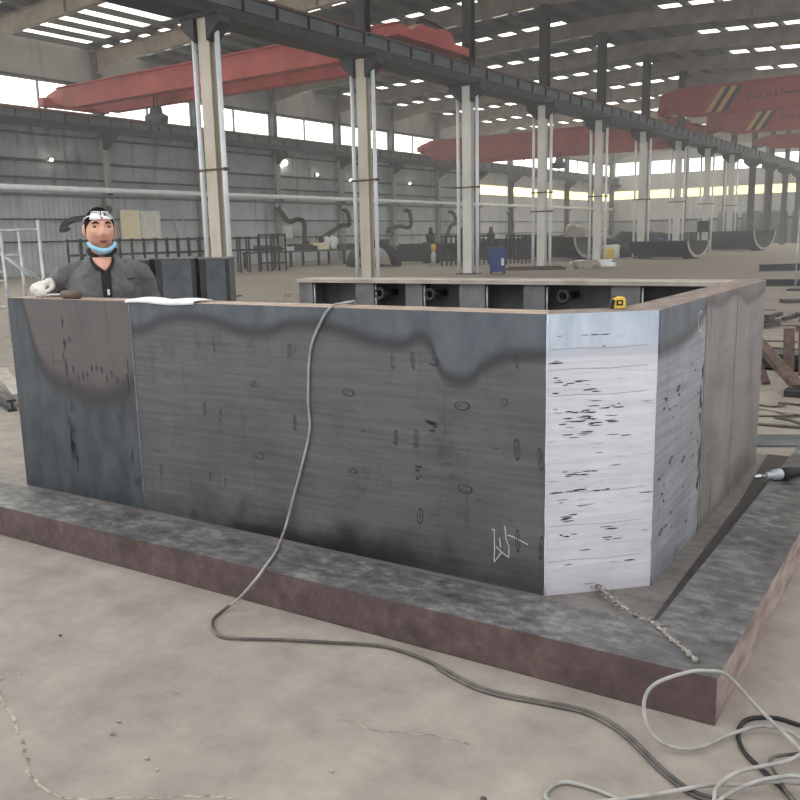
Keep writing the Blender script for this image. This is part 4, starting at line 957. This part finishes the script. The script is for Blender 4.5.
# low clutter near columns four to six
def low(name, label, m, x, y, w, d, h, cat, rz=.4, lumpy=0):
    mb = MB()
    if lumpy: lump(mb, (0, 0, 0), w, d, h, lumpy, x)
    else: mb.box(-w / 2, w / 2, -d / 2, d / 2, 0, h * .6).box(-w / 2 * .8, w / 2 * .9, -d / 2 * .8, d / 2 * .7, h * .6, h)
    return solo(mb, name, M[m], label, cat, loc=(x, y, 0), rz=rz)
low('steel_plate_pile', 'low pile of brown plates on the floor right of the blue bin', 'rust', -14.6, 30.2, 2.4, .8, .14, 'plates')
low('bent_sheet', 'bent brown sheet on the floor in front of the fourth column', 'paleoff', -12.9, 31.2, .9, .5, .3, 'sheet', lumpy=.5)
low('white_wrapping', 'white crumpled wrapping on the floor between the fourth and fifth columns', 'paper', -13.5, 33.4, 1.5, .6, .26, 'wrapping', lumpy=.5)
low('grey_sack', 'grey sack on top of the trough between the fourth and fifth columns', 'paleoff', -19.2, 44.9, 1.0, .8, 1.75, 'sack', lumpy=.3)
low('bulk_bag', 'white and yellow bulk bag just right of the fifth column', 'white', -16.6, 43.0, 1.1, .8, .7, 'bag', lumpy=.35)
low('yellow_sack', 'yellow sack leaning on the white bulk bag', 'yellow', -16.3, 42.3, .5, .4, .55, 'sack', lumpy=.35)
low('dark_bundle', 'dark bundle heaped behind the white bulk bag', 'dark', -16.6, 47.0, 2.0, 1.6, 1.3, 'bundle', lumpy=.4)
low('dark_bundle', 'dark bundle left of the fourth column behind the blue bin', 'dark', -24.6, 45.2, 1.6, 1.2, 1.1, 'bundle', lumpy=.4)
low('dark_bundle', 'dark low bundle between the seventh and eighth columns', 'dark', -21.0, 69.5, 4.0, 2.0, .9, 'bundle', lumpy=.3)
low('dark_bundle', 'dark bundle just right of the sixth column, beyond the nearest trough', 'trough', -16.9, 53.5, 2.2, 1.4, 1.2, 'bundle', lumpy=.4)
low('dark_bundle', 'long dark bundle left of the sixth column', 'trough', -19.8, 53.0, 3.0, 1.4, 1.0, 'bundle', lumpy=.4)
low('dark_bundle', 'dark bundle by the pale far wall behind the fourth column', 'trough', -28.0, 60.0, 3.2, 1.6, 1.2, 'bundle', lumpy=.4)
def drum(label, m, x, y, r_=.34, h=.95):
    t = thing('drum', label, 'drum', (x, y, 0), 'drums beyond the half-pipe troughs'); k = r_
    MB().loft([(x, y, 0, k, k), (x, y, h * .32, k, k), (x, y, h * .34, k + .02, k + .02), (x, y, h * .36, k, k), (x, y, h * .64, k, k), (x, y, h * .66, k + .02, k + .02), (x, y, h * .68, k, k), (x, y, h, k, k)], 18).build('barrel', M[m], t); MB().loft([(x, y, h, k + .015, k + .015), (x, y, h + .03, k + .015, k + .015)], 18).build('rim', M[m], t)
drum('left blue drum behind the nearest half-pipe trough', 'blue', -17.1, 49.9, .3, .95); drum('right blue drum behind the nearest half-pipe trough', 'blue', -16.35, 50.0, .3, .95); drum('silver drum beside the seventh column', 'galv', -17.6, 57.5, .6, 1.3)
cb = thing('control_cabinet', 'black control box fixed on the eighth column', 'control box', (CX, YL(8) - .4, 1.2)); MB().box(CX - .36, CX + .36, YL(8) - .5, YL(8) - .2, 1.25, 1.95).build('case', M['black'], cb, .03); MB().box(CX - .3, CX + .3, YL(8) - .52, YL(8) - .5, 1.3, 1.9).build('door', M['dark'], cb)
for i in range(5):
    x = -22.5 + i * 2.3; t = thing('storage_tank', f'{ORD[i]} dark upright tank from the left along the far end wall', 'tank', (x, 90.5, 0), 'dark tanks by the end wall')
    MB().loft([(x, 90.5, 0, .95, .95), (x, 90.5, 2.9, .95, .95), (x, 90.5, 3.1, .7, .7)], 20).build('tank_body', M['machine'], t); MB().loft([(x, 90.5, 1.4, .98, .98), (x, 90.5, 1.5, .98, .98)], 20).build('band', M['dark'], t)

# ------------------------------------------------------------------ the worker
M['skin'] = mottled('skin', (198, 146, 122), (216, 166, 142), 22, .55)
M['lip'] = mottled('lips', (150, 92, 86), (164, 104, 96), 40, .5)
M['hair'] = mottled('black_hair', (12, 11, 11), (22, 20, 20), 60, .9, spec=.1)
t = NT('grey_work_jacket'); v = t.obj(); fa = t.noise(v, 7, 6); fb = t.noise(v, 10, 5, .6, (1.4, 1.4, .55)); t.bump(fb, 1.0, .05)
M['jacket'] = t.done(t.ramp(fa, [(.35, lin((84, 84, 86))), (.65, lin((110, 110, 111)))]), .85)
M['knit'] = mottled('black_knit', (24, 24, 26), (38, 38, 40), 60, .9)
M['trouser'] = mottled('dark_trousers', (40, 42, 48), (54, 56, 62), 9, .9)
M['shoe'] = mottled('black_shoe', (22, 22, 22), (36, 34, 34), 14, .5)
M['mask'] = mottled('blue_mask', (138, 190, 214), (168, 212, 230), 20, .85)
M['glove'] = mottled('white_knit_glove', (196, 190, 184), (224, 220, 214), 40, .95)
M['eye'] = mottled('eye_dark', (24, 18, 16), (40, 30, 26), 10, .3)
t = NT('clear_lens'); gl = t.n('ShaderNodeBsdfTransparent'); gs = t.n('ShaderNodeBsdfGlossy'); gs.inputs['Roughness'].default_value = .12; mx = t.n('ShaderNodeMixShader'); mx.inputs[0].default_value = .7
t.l(gl.outputs[0], mx.inputs[1]); t.l(gs.outputs[0], mx.inputs[2]); t.l(mx.outputs[0], t.t.nodes['Material Output'].inputs['Surface']); M['lens'] = t.m

MX, MY, MR = -3.882, 2.87, math.radians(50)
P = thing('person', 'worker in a grey jacket behind the front plate, blue mask under chin, goggles on forehead', 'person', (MX, MY, 0), rz=MR)
def W2L(p):
    x, y = p[0] - MX, p[1] - MY
    return Vector((x * math.cos(MR) + y * math.sin(MR), -x * math.sin(MR) + y * math.cos(MR), p[2]))
DG = None
def remesh(mb, name, mat, voxel, smooth=4, parent=P, disp=None):
    """fuses overlapping closed shapes into one continuous surface"""
    o = mb.build(name + '_tmp', mat, None)
    r = o.modifiers.new('r', 'REMESH'); r.mode = 'VOXEL'; r.voxel_size = voxel; r.use_smooth_shade = True
    if smooth: s = o.modifiers.new('s', 'SMOOTH'); s.iterations = smooth; s.factor = .5
    dg = bpy.context.evaluated_depsgraph_get(); me = bpy.data.meshes.new_from_object(o.evaluated_get(dg))
    bpy.data.objects.remove(o)
    if disp:
        for v, nrm in [(v, v.normal.copy()) for v in me.vertices]: v.co += nrm * disp(v.co)
    for p in me.polygons: p.use_smooth = True
    n = bpy.data.objects.new(name, me); COL.objects.link(n); n.parent = parent
    return n
# head: centre, half sizes
HC = Vector((0, -.03, 1.412)); HX, HY, HZ = .073, .092, .116
def g(x, c, s): return math.exp(-((x - c) / s) ** 2)
HYAW = math.radians(13)
def hturn(p): return Vector((p.x * math.cos(HYAW) - p.y * math.sin(HYAW), p.x * math.sin(HYAW) + p.y * math.cos(HYAW), p.z))
def headfn(d, p):
    q = p.copy()
    if d.z < 0: q.x *= 1 - .27 * (-d.z) ** 1.6; q.y *= 1 - .10 * (-d.z)
    if d.z > .3: q.x *= 1 + .05 * d.z; q.z -= .006 * d.z
    fr = max(0, -d.y)
    if fr > .1:
        x, z = q.x, q.z
        q.y += .012 * fr * (1 - g(z, -.02, .2)) 
        q.y -= .021 * g(x, 0, .013) * g(z, -.022, .020) + .010 * g(x, 0, .009) * g(z, .004, .026)      # nose
        q.y -= .007 * g(x, .016, .010) * g(z, -.030, .010) + .007 * g(x, -.016, .010) * g(z, -.030, .010)
        q.y += .010 * (g(x, .031, .015) + g(x, -.031, .015)) * g(z, .012, .012)                        # eye sockets
        q.y -= .006 * g(z, .032, .010) * g(x, 0, .05)                                                 # brow
        q.y -= .007 * g(x, 0, .022) * g(z, -.060, .012)                                               # mouth
        q.y += .004 * g(x, 0, .02) * g(z, -.078, .006)
        q.y -= .009 * g(x, 0, .024) * g(z, -.100, .016)                                               # chin
        q.y -= .007 * (g(x, .042, .018) + g(x, -.042, .018)) * g(z, -.018, .022)                      # cheeks
    return q
body = MB()
body.ball(HC, HX, HY, HZ, 72, 56, fn=lambda d, p: hturn(headfn(d, p)))
for s_ in (-1, 1):
    body.ball(HC + hturn(Vector((s_ * .074, .012, -.005))), .011, .018, .031, 14, 10)
body.loft([(0, .0, 1.20, .085, .065), (0, -.005, 1.25, .058, .056), (0, -.008, 1.30, .052, .055), (0, -.012, 1.36, .05, .055)], 24)
body.loft([(0, .0, .70, .115, .085), (0, .0, .76, .15, .10), (0, 0, .86, .135, .09), (0, 0, 1.0, .145, .10), (0, .0, 1.10, .155, .10), (0, 0, 1.16, .15, .085), (0, 0, 1.21, .09, .07), (0, 0, 1.26, .05, .05)], 28)
SHO = {-1: Vector((-.175, .0, 1.188)), 1: Vector((.175, .0, 1.186))}
WR_W = (L_.x + .16 * Ew.x + Nw.x * .15 + .0, L_.y + .16 * Ew.y + Nw.y * .15, ZT + .068)     # wrist above the plate edge
ELB = {-1: Vector((-.25, .14, 1.065)), 1: Vector((.25, .045, .94))}
WRI = {-1: W2L(WR_W), 1: Vector((.20, -.06, .74))}
for s_ in (-1, 1):
    a, e, w = SHO[s_], ELB[s_], WRI[s_]
    body.ring(catmull([a + Vector((-s_ * .08, 0, .01)), a, a.lerp(e, .5), e, e.lerp(w, .5), w], 5), [.044] * 5 + [.044] * 5 + [.041] * 5 + [.039] * 5 + [.034] * 5 + [.027], 16)
    hip = Vector((s_ * .085, 0, .74)); kn = Vector((s_ * .1, -.02, .40)); an = Vector((s_ * .105, .02, .08))
    body.ring(catmull([hip, hip.lerp(kn, .5), kn, kn.lerp(an, .45), an], 5), [.085] * 5 + [.07] * 5 + [.052] * 5 + [.054] * 5 + [.036], 16)
    body.ball((s_ * .11, -.05, .045), .04, .105, .04, 16, 10)
bd = remesh(body, 'body', M['skin'], .0055, 3)
# features
def face_y(x, z):      # front of the head at this place
    best = 0
    d = Vector((x / HX, 0, z / HZ)); k = 1 - d.x ** 2 - d.z ** 2
    dv = Vector((d.x, -math.sqrt(max(k, .01)), d.z)); return headfn(dv, Vector((x, dv.y * HY, z))).y
mk = {}
for s_ in (-1, 1):
    x, z = s_ * .031, .012
    MB().ball(HC + Vector((x, face_y(x, z) + .001, z)), .0145, .0055, .0052, 14, 8).build('eye', M['eye'], P, local=True)
    mb = MB(); mb.ring(catmull([HC + Vector((s_ * bx_, face_y(s_ * bx_, bz_) - .001, bz_)) for bx_, bz_ in ((.016, .028), (.03, .034), (.047, .028))], 5), [.003] * 3 + [.0048] * 5 + [.0026] * 3, 8); mb.build('eyebrow', M['hair'], P, local=True)
mb = MB()
mb.ball(HC + Vector((.004, face_y(0, -.060) + .001, -.056)), .024, .007, .007, 16, 8).ball(HC + Vector((.004, face_y(0, -.068) - .002, -.067)), .019, .007, .006, 16, 8); mb.build('lips', M['lip'], P, local=True)
MB().ball(HC + Vector((.004, face_y(0, -.062) - .004, -.0615)), .014, .003, .0025, 12, 6).build('mouth_line', M['eye'], P, local=True)
# hair: short cap
hb = MB(); nu, nv = 48, 22; vs = []; fs = []
def hairline(a):   # lowest polar angle at azimuth a (front = -pi/2)
    f = max(0, -math.sin(a)); return PI * (.60 - .30 * f ** .8) if math.sin(a) < 0 else PI * (.60 + .06 * math.sin(a))
for lay in (1.035, 1.0):
    for i in range(nv + 1):
        for j in range(nu):
            a = 2 * PI * j / nu; th = hairline(a) * i / nv
            d = Vector((math.sin(th) * math.cos(a), math.sin(th) * math.sin(a), math.cos(th)))
            k = lay + (.012 * noise.noise(d * 9) if lay > 1.01 else -.02); vs.append(HC + headfn(d, Vector((d.x * HX, d.y * HY, d.z * HZ))) * k)
n1 = (nv + 1) * nu
for i in range(nv):
    for j in range(nu):
        a, b = i * nu + j, i * nu + (j + 1) % nu; fs += [(a, a + nu, b + nu, b), (n1 + a, n1 + b, n1 + b + nu, n1 + a + nu)]
for j in range(nu): a, b = nv * nu + j, nv * nu + (j + 1) % nu; fs.append((a, n1 + a, n1 + b, b))
hb.add(vs, fs, 0, True); hb.build('hair', M['hair'], P, local=True)
# goggles pushed up on the forehead
def head_at(az, z, k=1.0):
    d = Vector((math.sin(az), -math.cos(az), 0)); c = math.sqrt(max(.02, 1 - (z / HZ) ** 2)); return HC + Vector((d.x * HX * c * k, d.y * HY * c * k, z))
gg = bpy.data.objects.new('goggles', None); COL.objects.link(gg); gg.parent = P; gg.location = HC + Vector((0, -.08, .068))
GL = gg.location
def lens(s_):
    mb = MB(); k, q = 8, 4; vs = []; fs = []
    for i in range(k + 1):
        az = s_ * (.09 + .72 * i / k)
        for j in range(q + 1):
            w = .020 * (1 - .25 * (i / k) ** 3); z = .068 + (j / q - .5) * 2 * w + (.002 * (1 - i / k)); vs.append(head_at(az, z, 1.13 + .04 * math.sin(PI * j / q)) - GL)
    for i in range(k):
        for j in range(q): a = i * (q + 1) + j; fs.append((a, a + 1, a + q + 2, a + q + 1))
    mb.add(vs, fs, 0, True); o = mb.build('lens', M['lens'], gg, local=True); o.modifiers.new('S', 'SOLIDIFY').thickness = .002
    rim = [head_at(s_ * (.09 + .72 * i / 8), .068 + .020, 1.15) - GL for i in range(9)] + [head_at(s_ * (.81 - .72 * i / 8), .068 - .018, 1.15) - GL for i in range(9)]
    MB().ring(rim, .0022, 6, closed=True).build('lens_rim', M['tube'], gg, local=True)
lens(-1); lens(1)
MB().ring([head_at(a, .066, 1.14) - GL for a in (-.1, 0, .1)], .0035, 8).build('bridge', M['tube'], gg, local=True)
for s_ in (-1, 1): MB().ring([head_at(s_ * a, z, 1.12) - GL for a, z in ((.8, .068), (1.1, .064), (1.5, .056), (1.9, .04))], .003, 8).build('temple', M['tube'], gg, local=True)
# mask pulled under the chin
mb = MB(); k, q = 22, 6; vs = []; fs = []
for i in range(k + 1):
    a = -1.25 + 2.5 * i / k
    for j in range(q + 1):
        f = j / q; drop = .066 + .052 * math.cos(a * .95) ** 1.2
        rr = (.066 + .012 * math.sin(PI * f)) ; z = -drop + .022 - f * (.018 + .014 * math.cos(a)) 
        vs.append(HC + Vector((math.sin(a) * (rr + .002), -math.cos(a) * (rr + .016 - .016 * f) - .004, z)))
for i in range(k):
    for j in range(q): a = i * (q + 1) + j; fs.append((a, a + 1, a + q + 2, a + q + 1))
mb.add(vs, fs, 0, True); o = mb.build('face_mask', M['mask'], P, local=True); o.modifiers.new('S', 'SOLIDIFY').thickness = .004
for s_ in (-1, 1):
    mb = MB(); mb.ring(catmull([HC + Vector((s_ * .062, -.03, -.058)), HC + Vector((s_ * .074, -.012, -.03)), HC + Vector((s_ * .080, .012, .006)), HC + Vector((s_ * .079, .03, -.01))], 5), .0016, 6); mb.build('mask_loop', M['skin'], o, local=True)
for c in list(P.children):
    if c.name.split('.')[0] != 'body': c.location = HC + hturn(c.location - HC); c.rotation_euler.z = HYAW
# jacket
jk = MB()
jk.loft([(0, .0, .66, .185, .14), (0, 0, .70, .19, .145), (0, 0, .86, .18, .135), (0, .0, 1.0, .19, .14), (0, .0, 1.10, .195, .135), (0, .0, 1.18, .185, .115), (0, .0, 1.222, .14, .095), (0, .002, 1.252, .098, .082), (0, .002, 1.288, .072, .072)], 40)
for s_ in (-1, 1):
    a, e, w = SHO[s_], ELB[s_], WRI[s_]
    jk.ring(catmull([a + Vector((-s_ * .1, 0, .02)), a + Vector((s_ * .008, 0, -.008)), a.lerp(e, .5), e, e.lerp(w, .5), w + (e - w).normalized() * .01], 6), [.05] * 3 + [.056] * 3 + [.064] * 6 + [.064] * 6 + [.062] * 6 + [.056] * 6 + [.046], 20)
def wrinkle(co):
    f = noise.noise(Vector((co.x * 9 + co.z * 5, co.y * 9, co.z * 13))) * .011 + noise.noise(Vector((co.x * 24, co.y * 20, co.z * 34))) * .004
    return f
jo = remesh(jk, 'jacket', M['jacket'], .009, 5, disp=wrinkle)
# open neck, collar, placket
def torso_y(x, z):
    R_ = [(.66, .185, .14), (.86, .18, .135), (1.0, .19, .14), (1.10, .195, .135), (1.18, .185, .115), (1.222, .14, .095), (1.252, .098, .082), (1.272, .074, .074), (1.3, .06, .066)]
    for (z0, a0, b0), (z1, a1, b1) in zip(R_, R_[1:]):
        if z0 <= z <= z1: f = (z - z0) / (z1 - z0); a, b = a0 + (a1 - a0) * f, b0 + (b1 - b0) * f; break
    return -b * math.sqrt(max(0, 1 - (x / a) ** 2))
mb = MB(); cp = []
for i in range(25):
    a = -PI / 2 + .30 + (2 * PI - .60) * i / 24; fz = max(0, -math.sin(a)); cp.append(Vector((.068 * math.cos(a), .07 * math.sin(a) - .006 * fz, 1.304 - .036 * fz ** 2)))
mb.ring(cp, [.013] * 25, 10); mb.build('collar', M['knit'], P, local=True)
def strip(pts, name, mat, off, parent=P):
    mb = MB(); vs = []; fs = []
    for i, (xl, xr, z) in enumerate(pts):
        for j in range(5): x = xl + (xr - xl) * j / 4; vs.append((x, torso_y(x, z) - off, z))
        if i: b = 5 * i - 5; fs += [(b + j, b + j + 1, b + j + 6, b + j + 5) for j in range(4)]
    mb.add(vs, fs, 0, True); o = mb.build(name, mat, parent, local=True); m = o.modifiers.new('S', 'SOLIDIFY'); m.thickness = .008; m.offset = 0; return o
strip([(.0, .052, .70), (.002, .05, .8), (.002, .046, .9), (.002, .044, 1.0), (.0, .042, 1.08), (-.004, .042, 1.15), (-.002, .04, 1.19), (.0, .03, 1.205)], 'placket', M['knit'], .006)
strip([(.006, .022, 1.203), (-.014, .034, 1.22), (-.03, .044, 1.235), (-.042, .05, 1.25), (-.046, .048, 1.268)], 'neck_skin', M['skin'], .011)
mb = MB()
for s_, xx in ((-1, ((-.052, 1.268), (-.044, 1.245), (-.024, 1.222), (.004, 1.2))), (1, ((.056, 1.268), (.055, 1.245), (.045, 1.222), (.03, 1.195)))):
    mb.ring(catmull([Vector((x, torso_y(x, z) - .014, z)) for x, z in xx], 5), .008, 8)
mb.build('neckline_trim', M['knit'], P, local=True)
zp = Vector((.026, torso_y(.026, 1.09) - .016, 1.095)); MB().box(zp.x - .006, zp.x + .006, zp.y - .003, zp.y + .003, zp.z - .018, zp.z + .012).build('zip_pull', M['white'], P, local=True, bevel=.002)
for zz in (1.155,): 
    zp = Vector((.13, torso_y(.13, zz) - .008, zz)); MB().bar(zp + Vector((-.035, .0, -.004)), zp + Vector((.03, .012, .004)), .006, .006).build('pocket_seam', M['knit'], P, local=True)
# trousers, shoes
tr = MB(); tr.loft([(0, 0, .66, .15, .115), (0, 0, .76, .165, .12), (0, 0, .84, .15, .11)], 28)
for s_ in (-1, 1):
    hip = Vector((s_ * .085, 0, .72)); kn = Vector((s_ * .1, -.02, .40)); an = Vector((s_ * .105, .02, .07))
    tr.ring(catmull([hip, hip.lerp(kn, .5), kn, kn.lerp(an, .5), an], 5), [.1] * 5 + [.088] * 5 + [.075] * 5 + [.072] * 5 + [.066], 18)
    sh = MB(); sh.ball((s_ * .11, -.05, .04), .052, .125, .055, 18, 12, fn=lambda d, p: Vector((p.x, p.y, max(p.z, -.04)))); sh.build('shoe', M['shoe'], P, local=True)
remesh(tr, 'trousers', M['trouser'], .01, 4)
# gloved hands
def hand(name, wrist, fwd, lat, upv, curl, thumb_side, length=.155):
    """wrist joint, finger direction, across direction (towards little finger), back-of-hand direction"""
    f, l, u = Vector(fwd).normalized(), Vector(lat).normalized(), Vector(upv).normalized()
    mb = MB(); pl_ = length * .5
    def q(a, b, c): return Vector(wrist) + f * a + l * b + u * c
    pr_ = [(0, .026, .019), (pl_ * .4, .034, .020), (pl_ * .8, .039, .018), (pl_, .036, .015)]
    vs = []; fs = []; nn = 18
    for a, w_, h_ in pr_:
        for j in range(nn): t_ = 2 * PI * j / nn; vs.append(q(a, w_ * math.cos(t_), h_ * math.sin(t_)))
    for i in range(3):
        for j in range(nn): x_, y_ = i * nn + j, i * nn + (j + 1) % nn; fs.append((x_, y_, y_ + nn, x_ + nn))
    fs += [tuple(range(nn - 1, -1, -1)), tuple(range(3 * nn, 4 * nn))]; mb.add(vs, fs, 0, True)
    mb.ring([q(-.05, 0, 0), q(-.02, 0, 0), q(.01, 0, 0)], [.031, .028, .027], 16)
    for k, (b, L) in enumerate(((-.028, .072), (-.009, .080), (.0105, .075), (.029, .060))):
        pos = q(pl_ * .92, b, 0); pts = [pos]; ang = 0; seg = (L * .45, L * .32, L * .26)
        cs = curl[k] if isinstance(curl[0], (list, tuple)) else curl
        for sgl, cv in zip(seg, cs): ang += cv; pos = pos + (f * math.cos(ang) - u * math.sin(ang)) * sgl + l * b * .06; pts.append(pos)
        mb.ring(catmull(pts, 4), [.0118] * 4 + [.0112] * 4 + [.0105] * 4 + [.008], 12); mb.ball(pts[-1], .0085, .0085, .0085, 10, 8)
    ts = -thumb_side
    tpts = [q(.018, ts * .022, -.004), q(.045, ts * .046, -.012), q(.07, ts * .052, -.022), q(.09, ts * .046, -.032)]
    mb.ring(catmull(tpts, 4), [.0145] * 4 + [.0125] * 4 + [.011] * 4 + [.009], 12); mb.ball(tpts[-1], .009, .009, .009, 10, 8)
    return remesh(mb, name, M['glove'], .0036, 2)
def d2l(v): v = Vector(v); return Vector((v.x * math.cos(MR) + v.y * math.sin(MR), -v.x * math.sin(MR) + v.y * math.cos(MR), v.z))
wr = WRI[-1]
# right hand lies over the plate edge, fingers curled down its outer face; the thumb is towards the rod
hand('glove', wr + d2l(-Nw) * .012, d2l(-Nw * .94 + Ew * .34 + Vector((0, 0, -.04))), d2l(-Ew * .94 - Nw * .34), d2l(Vector((0, 0, 1)) - Nw * .04), [(.42, .95, .7), (.5, 1.0, .7), (.48, 1.0, .75), (.4, .9, .75)], 1)
hand('glove', WRI[1] + Vector((0, -.01, -.01)), (-.05, -.25, -1), (0, 1, -.1), (1, 0, 0), (.25, .35, .3), 1)
